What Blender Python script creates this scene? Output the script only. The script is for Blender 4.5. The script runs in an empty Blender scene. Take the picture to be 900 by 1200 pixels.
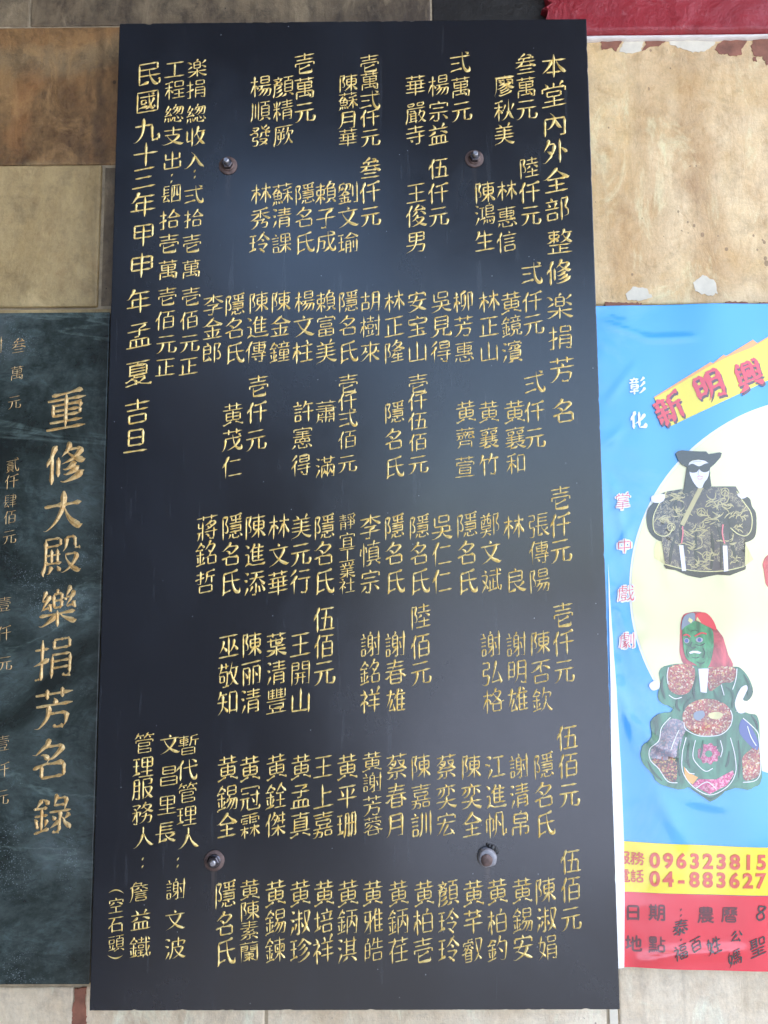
import bpy, bmesh, math, random
from mathutils import Vector, Matrix
random.seed(7)
S = bpy.context.scene
C = S.collection

# ------------------------------------------------------------------ camera
# world: x to the right, y away from the viewer, z up; metres.  The black plaque's face is y = 0,
# its lower edge z = 1.08 (BASE) above the pavement.
BASE = 1.08
FPX = 950.0                                  # focal length for a 900 px wide frame
CAM = (0.0432, -0.9694, 0.4646 + BASE)
YAW, PITCH, ROLL = -0.0065, 0.1042, -0.0056
fw = Vector((math.sin(YAW)*math.cos(PITCH), math.cos(YAW)*math.cos(PITCH), math.sin(PITCH)))
r0 = fw.cross(Vector((0, 0, 1))).normalized(); u0 = r0.cross(fw)
rt = r0*math.cos(ROLL) + u0*math.sin(ROLL); up = -r0*math.sin(ROLL) + u0*math.cos(ROLL)
cam_data = bpy.data.cameras.new('camera'); cam = bpy.data.objects.new('camera', cam_data); C.objects.link(cam)
cam_data.sensor_fit = 'VERTICAL'; cam_data.sensor_height = 24.0; cam_data.lens = 24.0*FPX/1200
cam_data.clip_start = 0.02; cam_data.clip_end = 3000
cam.matrix_world = Matrix(((rt.x, up.x, -fw.x, CAM[0]), (rt.y, up.y, -fw.y, CAM[1]), (rt.z, up.z, -fw.z, CAM[2]), (0, 0, 0, 1)))
S.camera = cam

# ------------------------------------------------------------------ sky, sun, exposure
SUN_EL, SUN_AZ = math.radians(50), math.radians(72)       # azimuth clockwise from +y: to the right, the wall's face in open shade
W = bpy.data.worlds.new('World'); S.world = W; W.use_nodes = True
wn = W.node_tree.nodes; wl = W.node_tree.links; wn.clear()
sky = wn.new('ShaderNodeTexSky'); sky.sky_type = 'NISHITA'; sky.sun_disc = False
sky.sun_elevation = SUN_EL; sky.sun_rotation = SUN_AZ; sky.dust_density = 2.5; sky.air_density = 1.0; sky.ozone_density = 1.0
bg = wn.new('ShaderNodeBackground'); bg.inputs['Strength'].default_value = 0.12
wo = wn.new('ShaderNodeOutputWorld'); wl.new(sky.outputs[0], bg.inputs[0]); wl.new(bg.outputs[0], wo.inputs[0])
sd = bpy.data.lights.new('sun', 'SUN'); sd.energy = 3.5; sd.angle = math.radians(0.5); sd.color = (1.0, 0.95, 0.87)
sun = bpy.data.objects.new('sun', sd); C.objects.link(sun)
sdir = Vector((math.sin(SUN_AZ)*math.cos(SUN_EL), math.cos(SUN_AZ)*math.cos(SUN_EL), math.sin(SUN_EL)))
sun.rotation_euler = sdir.to_track_quat('Z', 'Y').to_euler(); sun.location = (3, -3, 4)
S.view_settings.view_transform = 'Standard'; S.view_settings.look = 'None'
S.view_settings.exposure = 2.9; S.view_settings.gamma = 1.0
S.cycles.max_bounces = 8

# ------------------------------------------------------------------ helpers
def at(px, py, y):
    """point of the vertical plane y seen at a pixel of the 900 x 1200 photograph"""
    d = rt*((px-450)/FPX) - up*((py-600)/FPX) + fw
    t = (y-CAM[1])/d.y
    return Vector((CAM[0]+d.x*t, y, CAM[2]+d.z*t))
def link(o, parent=None):
    C.objects.link(o)
    if parent: o.parent = parent; o.matrix_parent_inverse = Matrix.Translation(-parent.location)
    return o
def tag(o, label=None, cat=None, group=None, kind=None):
    for k, v in (('label', label), ('category', cat), ('group', group), ('kind', kind)):
        if v: o[k] = v
    return o
def thing(name, label, cat, loc):
    o = bpy.data.objects.new(name, None); o.location = loc; o.empty_display_size = .05; C.objects.link(o)
    return tag(o, label, cat)
def mesh(name, verts, faces, mat, parent=None, smooth=False):
    m = bpy.data.meshes.new(name); m.from_pydata([tuple(v) for v in verts], [], faces); m.update()
    if mat: m.materials.append(mat)
    if smooth: m.polygons.foreach_set('use_smooth', [True]*len(m.polygons))
    return link(bpy.data.objects.new(name, m), parent)
def from_bm(name, bm, mat, parent=None, smooth=False):
    m = bpy.data.meshes.new(name); bm.to_mesh(m); bm.free()
    if mat: m.materials.append(mat)
    if smooth: m.polygons.foreach_set('use_smooth', [True]*len(m.polygons))
    return link(bpy.data.objects.new(name, m), parent)
def box_bm(x0, x1, y0, y1, z0, z1, bev=0.0, seg=2, rough=0.0, cuts=0):
    bm = bmesh.new(); bmesh.ops.create_cube(bm, size=1)
    for v in bm.verts:
        v.co = Vector(((x0+x1)/2+v.co.x*(x1-x0), (y0+y1)/2+v.co.y*(y1-y0), (z0+z1)/2+v.co.z*(z1-z0)))
    if bev: bmesh.ops.bevel(bm, geom=list(bm.edges), offset=bev, segments=seg, affect='EDGES', profile=.5)
    return bm

# ------------------------------------------------------------------ node helpers
class NT:
    def __init__(s, name):
        s.m = bpy.data.materials.new(name); s.m.use_nodes = True; s.t = s.m.node_tree; s.n = s.t.nodes
        s.b = s.n['Principled BSDF']; s.c = s.n.new('ShaderNodeTexCoord')
    def link(s, a, b): s.t.links.new(a, b)
    def put(s, sock, v):
        if hasattr(v, 'is_linked'): s.link(v, sock)
        else:
            if isinstance(v, tuple) and len(v) == 3 and sock.type == 'RGBA': v = v+(1,)
            sock.default_value = v
    def pos(s, scale=(1, 1, 1), loc=(0, 0, 0)):
        g = s.n.new('ShaderNodeNewGeometry')
        mp = s.n.new('ShaderNodeMapping'); s.link(g.outputs['Position'], mp.inputs[0])
        mp.inputs['Scale'].default_value = scale; mp.inputs['Location'].default_value = loc
        return mp.outputs[0]
    def noise(s, scale, detail=4, rough=.55, dist=0, vec=None, col=False):
        n = s.n.new('ShaderNodeTexNoise'); s.link(vec or s.pos(), n.inputs['Vector'])
        n.inputs['Scale'].default_value = scale; n.inputs['Detail'].default_value = detail
        n.inputs['Roughness'].default_value = rough; n.inputs['Distortion'].default_value = dist
        return n.outputs['Color' if col else 'Fac']
    def vor(s, scale, feature='F1', vec=None, rnd=1.0):
        n = s.n.new('ShaderNodeTexVoronoi'); n.feature = feature; s.link(vec or s.pos(), n.inputs['Vector'])
        n.inputs['Scale'].default_value = scale; n.inputs['Randomness'].default_value = rnd
        return n.outputs['Distance']
    def ramp(s, fac, stops, mode='LINEAR'):
        n = s.n.new('ShaderNodeValToRGB'); s.put(n.inputs[0], fac); e = n.color_ramp.elements; n.color_ramp.interpolation = mode
        while len(e) < len(stops): e.new(.5)
        for el, (p, c) in zip(e, stops):
            el.position = p; el.color = (c, c, c, 1) if not isinstance(c, tuple) else c+(1,)
        return n.outputs['Color']
    def mix(s, fac, a, b, mode='MIX'):
        n = s.n.new('ShaderNodeMix'); n.data_type = 'RGBA'; n.blend_type = mode
        s.put(n.inputs[0], fac); s.put(n.inputs[6], a); s.put(n.inputs[7], b)
        return n.outputs[2]
    def math(s, op, a, b=0.0, clamp=False):
        n = s.n.new('ShaderNodeMath'); n.operation = op; n.use_clamp = clamp; s.put(n.inputs[0], a); s.put(n.inputs[1], b)
        return n.outputs[0]
    def bump(s, h, strength, dist=.002, normal=None):
        n = s.n.new('ShaderNodeBump'); s.put(n.inputs['Height'], h)
        n.inputs['Strength'].default_value = strength; n.inputs['Distance'].default_value = dist
        if normal: s.link(normal, n.inputs['Normal'])
        return n.outputs[0]
    def out(s, color=None, rough=None, normal=None, metal=None, spec=None, coat=None, coat_rough=None):
        for k, v in (('Base Color', color), ('Roughness', rough), ('Normal', normal), ('Metallic', metal), ('Specular IOR Level', spec), ('Coat Weight', coat), ('Coat Roughness', coat_rough)):
            if v is not None: s.put(s.b.inputs[k], v)
        return s.m

BOLTS = ((267.5, 194.5), (555.7, 186.5), (251.4, 1008.3), (570.5, 1004))
def granite():
    t = NT('polished_black_granite')
    f = t.noise(900, 2, .6); blot = t.noise(6, 5, .6)
    col = t.mix(t.ramp(f, [(.40, 0.0), (.62, 1.0)]), (.0034, .0052, .0088), (.0100, .0140, .0220))
    v = t.vor(70); size = t.math('MULTIPLY', t.noise(41, 2, .5), .075)
    gate = t.math('GREATER_THAN', t.noise(9, 3, .7, vec=t.pos(loc=(3, 1, 4))), .53)
    col = t.mix(t.math('MULTIPLY', t.math('LESS_THAN', v, size), gate), col, (.30, .33, .34))
    film = t.ramp(t.noise(4.2, 8, .70, .6, vec=t.pos((1, 1, .6), (5, 2, 1))), [(.45, 0.0), (.66, 1.0)])
    col = t.mix(t.math('MULTIPLY', film, .40), col, (.018, .024, .035))
    scr = t.noise(30, 3, .6, .3, vec=t.pos((3.0, 1, .25), (2, 7, 5)))
    col = t.mix(t.ramp(scr, [(.62, 0.0), (.70, .25)]), col, (.05, .058, .068))
    g = t.n.new('ShaderNodeSeparateXYZ'); t.link(t.pos(), g.inputs[0])
    for px, py in BOLTS:                                            # rust that has run down from each bolt
        c = at(px, py, 0)
        dx = t.math('DIVIDE', t.math('SUBTRACT', g.outputs[0], c.x), .0042); dz = t.math('SUBTRACT', c.z-.008, g.outputs[2])
        k = t.math('MULTIPLY', t.ramp(t.math('MULTIPLY', dx, dx), [(0.0, 1.0), (1.0, 0.0)]), t.ramp(t.math('DIVIDE', dz, .055), [(0.0, 0.0), (.03, .8), (1.0, 0.0)]))
        col = t.mix(t.math('MULTIPLY', k, t.ramp(scr, [(.35, .2), (.6, .9)])), col, (.075, .060, .055))
    rough = t.math('ADD', t.math('ADD', t.math('MULTIPLY', blot, .16), t.math('MULTIPLY', film, .06)), .145)
    return t.out(col, rough, t.bump(t.noise(260, 3), .04, .0004), spec=.75)
def green_marble():
    t = NT('dark_green_marble')
    big = t.noise(4.2, 10, .72, .5, vec=t.pos((1, 1, 1.2), (2, 0, 7)))
    col = t.ramp(big, [(.36, (.007, .011, .010)), (.45, (.022, .033, .030)), (.53, (.052, .071, .067)), (.64, (.095, .118, .118))])
    brush = t.noise(38, 9, .80, 1.0, vec=t.pos((.8, 1, 1.3), (1, 5, 2)))
    gate = t.ramp(big, [(.40, .1), (.58, 1.0)])
    col = t.mix(t.math('MULTIPLY', t.ramp(brush, [(.50, 0.0), (.64, .7)]), gate), col, (.095, .14, .14))
    dark = t.noise(52, 8, .8, 1.4, vec=t.pos((.6, 1, 1.5), (4, 1, 2)))
    col = t.mix(t.ramp(dark, [(.54, 0.0), (.66, .6)]), col, (.010, .016, .018))
    ve = t.noise(2.6, 6, .6, .5, vec=t.pos((.45, 1, 2.0), (4.4, 0, .3)))
    vein = t.ramp(t.math('ABSOLUTE', t.math('SUBTRACT', ve, .5)), [(0.0, 1.0), (.004, .7), (.009, 0.0)])
    col = t.mix(t.math('MULTIPLY', vein, t.ramp(brush, [(.4, .05), (.6, .5)])), col, (.16, .22, .20))
    sp = t.math('LESS_THAN', t.vor(430), t.math('MULTIPLY', brush, .5))
    g2 = t.ramp(t.noise(8, 4, .7, vec=t.pos(loc=(7, 3, 1))), [(.53, 0.0), (.62, 1.0)])
    col = t.mix(t.math('MULTIPLY', t.math('MULTIPLY', sp, g2), .4), col, (.28, .33, .37))
    return t.out(col, t.math('ADD', t.math('MULTIPLY', brush, .2), .12), t.bump(brush, .08, .001), spec=.7)
def gold(name, a, b, rough=.40, metal=.22):
    t = NT(name)
    n = t.noise(170, 4, .65)
    col = t.mix(t.ramp(n, [(.36, 0.0), (.62, 1.0)]), a, b)
    wear = t.noise(240, 5, .7, .5, vec=t.pos(loc=(3, 0, 5)))
    col = t.mix(t.ramp(wear, [(.55, 0.0), (.66, .75)]), col, tuple(c*.38 for c in a))
    return t.out(col, t.math('ADD', t.math('MULTIPLY', n, .25), rough-.12), t.bump(t.noise(700, 2), .25, .0004), metal=metal)
def stone(name, base, tint, stain, amount, streak=1.0, grime=(.10, .08, .06), grime_amt=.3, seed=0.0, rough=.5, bands=()):
    t = NT(name)
    L = (seed, seed*.7, seed*1.3)
    big = t.noise(5.0, 8, .66, 1.0, vec=t.pos(loc=L))
    fine = t.noise(70, 7, .74, vec=t.pos((1, 1, .6), L))
    st = t.noise(11, 7, .66, .5, vec=t.pos((1.0, 1, .16), (seed*2.1, 0, seed)))
    thin = t.noise(60, 5, .6, .2, vec=t.pos((1.0, 1, .06), (seed, 0, seed*3)))
    cloud = t.noise(3.1, 5, .6, .8, vec=t.pos(loc=(seed*3, 2, seed)))
    col = t.mix(t.ramp(big, [(.38, 0.0), (.60, 1.0)]), base, tint)
    m = t.math('MULTIPLY', t.ramp(st, [(.42, 0.0), (.60, 1.0)]), t.ramp(cloud, [(.35, .25), (.6, 1.0)]))
    col = t.mix(t.math('MULTIPLY', m, amount*streak, True), col, stain)
    patch = t.noise(13, 8, .72, 1.6, vec=t.pos(loc=(seed+4, 1, seed+2)))
    col = t.mix(t.math('MULTIPLY', t.ramp(patch, [(.50, 0.0), (.64, 1.0)]), amount*.75, True), col, stain)
    for bx, bw, bz, bl, ba, *bc in bands:                               # soft-edged patches and long water stains on the stone
        g = t.n.new('ShaderNodeSeparateXYZ'); wob = t.math('MULTIPLY', t.math('SUBTRACT', t.noise(9, 5, .6, vec=t.pos(loc=(bx*7, 1, 1))), .5), .10)
        t.link(t.pos(), g.inputs[0])
        dx = t.math('DIVIDE', t.math('SUBTRACT', t.math('ADD', g.outputs[0], wob), bx), bw); dz = t.math('DIVIDE', t.math('SUBTRACT', t.math('ADD', g.outputs[2], wob), bz), bl)
        r = t.math('ADD', t.math('MULTIPLY', dx, dx), t.math('MULTIPLY', dz, dz))
        k = t.ramp(r, [(0.0, ba), (1.0, 0.0)])
        k = t.math('MULTIPLY', k, t.ramp(fine, [(.3, .55), (.6, 1.0)]))
        col = t.mix(k, col, bc[0] if bc else stain)
    col = t.mix(t.math('MULTIPLY', t.ramp(thin, [(.56, 0.0), (.70, 1.0)]), grime_amt*.6, True), col, grime)
    col = t.mix(t.math('MULTIPLY', t.ramp(t.noise(22, 9, .78, .5, vec=t.pos(loc=(seed, 9, seed))), [(.50, 0.0), (.66, 1.0)]), grime_amt, True), col, grime)
    col = t.mix(t.ramp(fine, [(.40, .0), (.70, .45)]), col, base)
    pale = t.noise(17, 8, .7, .8, vec=t.pos((1, 1, .5), (seed*5, 3, 2)))
    lite = tuple(min(.9, c*1.25) for c in base)
    col = t.mix(t.ramp(pale, [(.54, 0.0), (.68, .7)]), col, lite)
    pit = t.math('LESS_THAN', t.vor(95, vec=t.pos((1, 1, .8), L)), t.math('MULTIPLY', t.math('SUBTRACT', t.noise(31, 2, .5), .40), .9))
    pg = t.math('GREATER_THAN', t.noise(13, 3, .6, vec=t.pos(loc=(seed, 2, 3))), .57)
    col = t.mix(t.math('MULTIPLY', pit, t.math('MULTIPLY', pg, .75)), col, grime)
    grain = t.ramp(t.noise(330, 4, .8, vec=t.pos((1, 1, .7), L)), [(.34, .92), (.52, 1.0), (.70, 1.04)])
    col = t.mix(1.0, col, grain, 'MULTIPLY')
    mott = t.ramp(t.noise(34, 9, .8, 1.0, vec=t.pos((1, 1, .8), (seed, 3, seed*2))), [(.40, .90), (.52, 1.0), (.64, 1.06)])
    col = t.mix(1.0, col, mott, 'MULTIPLY')
    h = t.math('ADD', t.math('MULTIPLY', fine, .6), t.math('MULTIPLY', t.noise(16, 7, .65, vec=t.pos(loc=L)), 1.0))
    n1 = t.bump(h, .6, .004)
    fib = t.noise(48, 6, .68, .3, vec=t.pos((.35, 1, 2.0), L))
    n2 = t.bump(fib, .30, .002, n1)
    crk = t.noise(5, 4, .6, .6, vec=t.pos((1.4, 1, .7), (seed*9, 1, 0)))
    c2 = t.ramp(t.math('ABSOLUTE', t.math('SUBTRACT', crk, .5)), [(0.0, 0.0), (.006, 1.0)])
    n3 = t.bump(c2, .16, .001, n2)
    return t.out(col, t.math('ADD', t.math('MULTIPLY', fine, .25), rough-.12), n3)
def plain(name, col, rough=.5, var=.12, scale=30, bump=.15, bdist=.001, **k):
    t = NT(name)
    n = t.noise(scale, 6, .65)
    dark = tuple(c*(1-var*2) for c in col); lite = tuple(min(1, c*(1+var)) for c in col)
    c = t.mix(t.ramp(n, [(.3, 0.0), (.7, 1.0)]), dark, lite)
    return t.out(c, rough, t.bump(n, bump, bdist), **k)
def vinyl(name, col, var=.06, scale=12, rough=.22):
    t = NT(name)
    c = t.mix(t.noise(scale, 4, .6), tuple(x*(1-var) for x in col), tuple(min(1, x*(1+var)) for x in col))
    return t.out(c, rough, t.bump(t.noise(55, 3, .6), .06, .0010), spec=.6, coat=1.0, coat_rough=.08)


# ------------------------------------------------------------------ brush strokes from the built-in font
# every character's outline is rasterised, thinned to its centre lines and cut into single strokes,
# which the lettering below then redraws with a brush-like swelling
import numpy as np
from mathutils.geometry import interpolate_bezier
d = {}
def load_outline(ch):
    cu = bpy.data.curves.new('type', 'FONT'); cu.body = ch
    ob = bpy.data.objects.new('type', cu); C.objects.link(ob)
    dg = bpy.context.evaluated_depsgraph_get(); oc = ob.to_curve(dg); polys = []
    for s in oc.splines:
        bp = s.bezier_points; n = len(bp); P = []
        for i in range(n):
            a, b = bp[i], bp[(i+1) % n]
            P += [(p.x, p.y) for p in interpolate_bezier(a.co, a.handle_right, b.handle_left, b.co, 8)[:-1]]
        polys.append(P)
    ob.to_curve_clear(); bpy.data.objects.remove(ob); bpy.data.curves.remove(cu)
    d[ch] = polys
N=220
def raster(polys):
    # nonzero winding by scanline, pixel centres
    W=np.zeros((N,N+1),np.int32)
    ys=(np.arange(N)+.5)/N-0.12
    for P in polys:
        P=np.array(P);Q=np.roll(P,-1,0)
        for (x0,y0),(x1,y1) in zip(P,Q):
            if y0==y1: continue
            lo,hi=(y0,y1) if y0<y1 else (y1,y0)
            idx=np.where((ys>=lo)&(ys<hi))[0]
            if len(idx)==0: continue
            xs=x0+(ys[idx]-y0)/(y1-y0)*(x1-x0)
            c=np.clip(np.ceil(xs*N-.5).astype(int),0,N)
            np.add.at(W,(idx,c),1 if y1>y0 else -1)
    return (np.cumsum(W,1)[:,:N]!=0)
def thin(I):
    I=np.pad(I,2).astype(np.uint8)
    while True:
        chg=False
        for st in (0,1):
            p=[np.roll(np.roll(I,-dy,0),-dx,1) for dy,dx in ((1,0),(1,1),(0,1),(-1,1),(-1,0),(-1,-1),(0,-1),(1,-1))]
            B=sum(x.astype(int) for x in p)
            A=sum(((p[i]==0)&(p[(i+1)%8]==1)).astype(int) for i in range(8))
            if st==0: c=(p[0]*p[2]*p[4]==0)&(p[2]*p[4]*p[6]==0)
            else: c=(p[0]*p[2]*p[6]==0)&(p[0]*p[4]*p[6]==0)
            m=(I==1)&(B>=2)&(B<=6)&(A==1)&c
            if m.any(): I[m]=0; chg=True
        if not chg: break
    return I[2:-2,2:-2]
def dist(I):
    # chamfer-ish: iterative erosion count
    D=np.zeros(I.shape);J=I.copy();k=0
    while J.any():
        k+=1;D[J]=k
        n=J.copy()
        for dy,dx in ((1,0),(-1,0),(0,1),(0,-1)): n&=np.roll(np.roll(J,dy,0),dx,1)
        if k%2==0:
            for dy,dx in ((1,1),(-1,1),(1,-1),(-1,-1)): n&=np.roll(np.roll(J,dy,0),dx,1)
        J=n
    return D
def graph(S):
    pts={(y,x) for y,x in zip(*np.nonzero(S))}
    def nb(p):
        y,x=p;r=[]
        for dy,dx in ((1,0),(-1,0),(0,1),(0,-1)):
            q=(y+dy,x+dx)
            if q in pts:r.append(q)
        for dy,dx in ((1,1),(1,-1),(-1,1),(-1,-1)):
            q=(y+dy,x+dx)
            if q in pts and (y+dy,x) not in pts and (y,x+dx) not in pts:r.append(q)
        return r
    N_={p:nb(p) for p in pts}
    nodes={p for p in pts if len(N_[p])!=2}
    edges=[];seen=set()
    for n in nodes:
        for m in N_[n]:
            if (n,m) in seen: continue
            path=[n,m];prev=n;cur=m
            while cur not in nodes:
                nx=[q for q in N_[cur] if q!=prev]
                if not nx: break
                prev,cur=cur,nx[0];path.append(cur)
            seen.add((n,m));seen.add((path[-1],path[-2]))
            edges.append(path)
    used={p for e in edges for p in e}
    rest=pts-used
    while rest:
        s=next(iter(rest))
        if s in nodes: rest.discard(s);continue
        path=[s];prev=None;cur=s
        while True:
            nx=[q for q in N_[cur] if q!=prev]
            if not nx: break
            q=nx[0]
            prev,cur=cur,q;path.append(cur)
            if cur==s: break
        edges.append(path);rest-=set(path)
    return edges
def rdp(P,eps):
    if len(P)<3:return P
    a,b=P[0],P[-1];v=b-a;L=np.linalg.norm(v)
    if L<1e-6: dd=np.linalg.norm(P-a,axis=1)
    else: dd=abs(v[0]*(P[:,1]-a[1])-v[1]*(P[:,0]-a[0]))/L
    i=int(dd.argmax())
    if dd[i]<eps:return np.array([a,b])
    return np.vstack([rdp(P[:i+1],eps)[:-1],rdp(P[i:],eps)])
def centre_strokes(ch):
    I=raster(d[ch]);S=thin(I);D=dist(I)
    sw=np.median(D[S>0])*2
    E=graph(S)
    # node clusters via union find, contract short edges
    E=[np.array([(x,y) for y,x in e],float) for e in E]
    def build(E):
        deg={}
        for e in E:
            for p in (tuple(e[0]),tuple(e[-1])): deg[p]=deg.get(p,0)+1
        return deg
    # prune spurs
    for it in range(3):
        deg=build(E);keep=[]
        for e in E:
            L=len(e);a,b=tuple(e[0]),tuple(e[-1])
            if L<0.85*sw and ((deg[a]==1)!=(deg[b]==1)) : continue
            keep.append(e)
        if len(keep)==len(E):break
        E=keep
        # merge degree-2 nodes
        ch2=True
        while ch2:
            ch2=False;deg=build(E);
            inc={}
            for i,e in enumerate(E):
                for k,p in ((0,tuple(e[0])),(1,tuple(e[-1]))): inc.setdefault(p,[]).append((i,k))
            for p,l in inc.items():
                if len(l)==2 and l[0][0]!=l[1][0]:
                    (i,ki),(j,kj)=l
                    A=E[i] if ki==1 else E[i][::-1];B=E[j] if kj==0 else E[j][::-1]
                    E=[e for q,e in enumerate(E) if q not in(i,j)]+[np.vstack([A,B[1:]])];ch2=True;break
        
    # contract short internal edges
    par={}
    def find(p):
        while par.get(p,p)!=p:p=par[p]
        return p
    deg=build(E);K=[]
    for e in E:
        a,b=tuple(e[0]),tuple(e[-1])
        if len(e)<1.0*sw and deg[a]>2 and deg[b]>2 and a!=b:
            par[find(a)]=find(b)
        else:K.append(e)
    cl={}
    for e in E:
        for p in(tuple(e[0]),tuple(e[-1])): cl.setdefault(find(p),set()).add(p)
    cen={k:np.mean(list(v),0) for k,v in cl.items()}
    # ends
    ends={}
    for i,e in enumerate(K):
        for k,p in((0,tuple(e[0])),(1,tuple(e[-1]))): ends.setdefault(find(p),[]).append((i,k))
    link={}
    def dirn(e,k):
        n=min(len(e)-1,int(sw*1.6)); s=min(int(sw*.35),n//2)
        if k==0: v=e[n]-e[s]
        else: v=e[-1-n]-e[-1-s]
        return v/(np.linalg.norm(v)+1e-9)
    for c,l in ends.items():
        if len(l)<2: continue
        cand=[]
        for a in range(len(l)):
            for b in range(a+1,len(l)):
                if l[a]==l[b]:continue
                va,vb=dirn(K[l[a][0]],l[a][1]),dirn(K[l[b][0]],l[b][1])
                cand.append((va@vb,l[a],l[b]))
        cand.sort(key=lambda t:t[0]);us=set()
        for cs,a,b in cand:
            if cs>-0.78 and not(len(l)==2 and False):continue
            if a in us or b in us:continue
            us.add(a);us.add(b);link[a]=b;link[b]=a
    # chain
    out=[];usedE=set()
    order=[(i,k) for i in range(len(K)) for k in(0,1) if (i,k) not in link]+[(i,0) for i in range(len(K))]
    for i,k in order:
        if i in usedE:continue
        chain=[];cur=(i,k)
        while True:
            ii,kk=cur
            if ii in usedE:break
            usedE.add(ii)
            e=K[ii] if kk==0 else K[ii][::-1]
            e=e.copy()
            # snap ends to cluster centres, dropping pixels near junction
            a,b=find(tuple(e[0])),find(tuple(e[-1]))
            n=len(e)
            s=int(min(sw*.55,n/3))
            core=e[s if len(ends[a])>1 else 0: n-(s if len(ends[b])>1 else 0)]
            P=[]
            if len(ends[a])>1:P.append(cen[a])
            P+=list(core)
            if len(ends[b])>1:P.append(cen[b])
            chain+=P
            o=(ii,1-kk)
            if o in link:cur=link[o]
            else:break
        P=np.array(chain)
        # free-end flags
        free0=len(ends[find(tuple(K[i][0] if k==0 else K[i][-1]))])==1
        lastp=find(tuple(K[ii][-1] if kk==0 else K[ii][0])); free1=len(ends[lastp])==1
        out.append((P,free0,free1))
    # simplify, split at corners, extend
    res=[]
    for P,f0,f1 in out:
        closed=np.linalg.norm(P[0]-P[-1])<2 and len(P)>20
        R=rdp(P,sw*0.16)
        # extend
        L=sum(np.linalg.norm(np.diff(R,axis=0),axis=1))
        if L<2: 
            continue
        if f0 and not closed:
            v=R[0]-R[1];n=np.linalg.norm(v);R[0]=R[0]+v/n*sw*.35
        if f1 and not closed:
            v=R[-1]-R[-2];n=np.linalg.norm(v);R[-1]=R[-1]+v/n*sw*.35
        cur=[R[0]]
        for q in range(1,len(R)-1):
            u=R[q]-R[q-1];w=R[q+1]-R[q]
            a=math.degrees(math.acos(np.clip(u@w/np.linalg.norm(u)/np.linalg.norm(w),-1,1)))
            cur.append(R[q])
            if a>55: res.append(np.array(cur));cur=[R[q]]
        cur.append(R[-1]);res.append(np.array(cur))
    # orient
    fin=[]
    for R in res:
        v=R[-1]-R[0]
        if abs(v[1])<0.5*abs(v[0]):
            if v[0]<0:R=R[::-1]
        elif v[1]>0:R=R[::-1]
        fin.append(R/N-np.array([0,0.12]))
    return fin,sw/N

GLYPHS = {}
def glyph(ch):
    if ch not in GLYPHS:
        load_outline(ch); GLYPHS[ch] = [[tuple(map(float, p)) for p in R] for R in centre_strokes(ch)[0] if np.linalg.norm(R[0]-R[-1]) > .012 or len(R) > 2]
    return GLYPHS[ch]


# ------------------------------------------------------------------ brush lettering
def smooth_line(P, n=4):
    if len(P) < 3:
        (x0, y0), (x1, y1) = P
        return [(x0+(x1-x0)*i/5, y0+(y1-y0)*i/5) for i in range(6)]
    out = []; Q = [P[0]]+P+[P[-1]]
    for i in range(1, len(Q)-2):
        a, b, c, d = Q[i-1], Q[i], Q[i+1], Q[i+2]
        for k in range(n):
            t = k/n
            out.append(tuple(.5*((2*b[j])+(-a[j]+c[j])*t+(2*a[j]-5*b[j]+4*c[j]-d[j])*t*t+(-a[j]+3*b[j]-3*c[j]+d[j])*t**3) for j in (0, 1)))
    out.append(P[-1]); return out
def table(tab, t):
    for (a, va), (b, vb) in zip(tab, tab[1:]):
        if t <= b: return va+(vb-va)*(t-a)/(b-a+1e-9)
    return tab[-1][1]
PROF = {'H': [(0, .6), (.08, 1.1), (.25, .66), (.6, .58), (.80, .95), (.90, 1.45), (1, .25)],
        'V': [(0, .3), (.08, 1.5), (.25, .95), (.70, .85), (.88, 1.2), (1, .3)],
        'P': [(0, .5), (.10, 1.55), (.30, 1.15), (.65, .75), (1, .08)],
        'N': [(0, .25), (.3, .7), (.72, 1.55), (.84, 1.45), (1, .08)],
        'D': [(0, .2), (.55, 1.45), (.8, 1.3), (1, .2)]}
def kind_of(P):
    L = sum(math.dist(a, b) for a, b in zip(P, P[1:])); dx = P[-1][0]-P[0][0]; dy = P[-1][1]-P[0][1]
    if L < .1: return 'D', L
    if abs(dy) < .3*abs(dx): return 'H', L
    if abs(dx) < .17*abs(dy): return 'V', L
    if L < .17: return ('D' if dx > 0 else 'P'), L
    return ('P' if dx < 0 else 'N'), L
def ribbons(ch, w, rise=.13, even=False, jig=0.0):
    """strokes of one character in em units: lists of (left, centre, right, half width)"""
    if ch == '：':
        strokes = [[(.47, .56), (.53, .52)], [(.47, .24), (.53, .20)]]; w *= 1.7
    else: strokes = glyph(ch)
    n = len(strokes); w = w*(1.1 if n < 8 else 1.0 if n < 14 else .86); out = []
    for P in strokes:
        k, L = kind_of(P)
        ox, oy = random.uniform(-jig, jig), random.uniform(-jig, jig)
        Q = [(x+ox, y+oy+rise*(x-.5)) for x, y in smooth_line(P)]
        acc = [0]
        for a, b in zip(Q, Q[1:]): acc.append(acc[-1]+math.dist(a, b))
        T = acc[-1] or 1e-6; ww = w*min(1, .55+L/.35); rows = []
        for i, (x, y) in enumerate(Q):
            a = Q[max(0, i-1)]; b = Q[min(len(Q)-1, i+1)]
            tx, ty = b[0]-a[0], b[1]-a[1]; m = math.hypot(tx, ty) or 1e-6
            h = ww*.5*((.92 if 0 < i < len(Q)-1 else .6) if even else table(PROF[k], acc[i]/T))
            rows.append(((x-ty/m*h, y+tx/m*h), (x, y), (x+ty/m*h, y-tx/m*h), h))
        out.append(rows)
    return out

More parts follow.
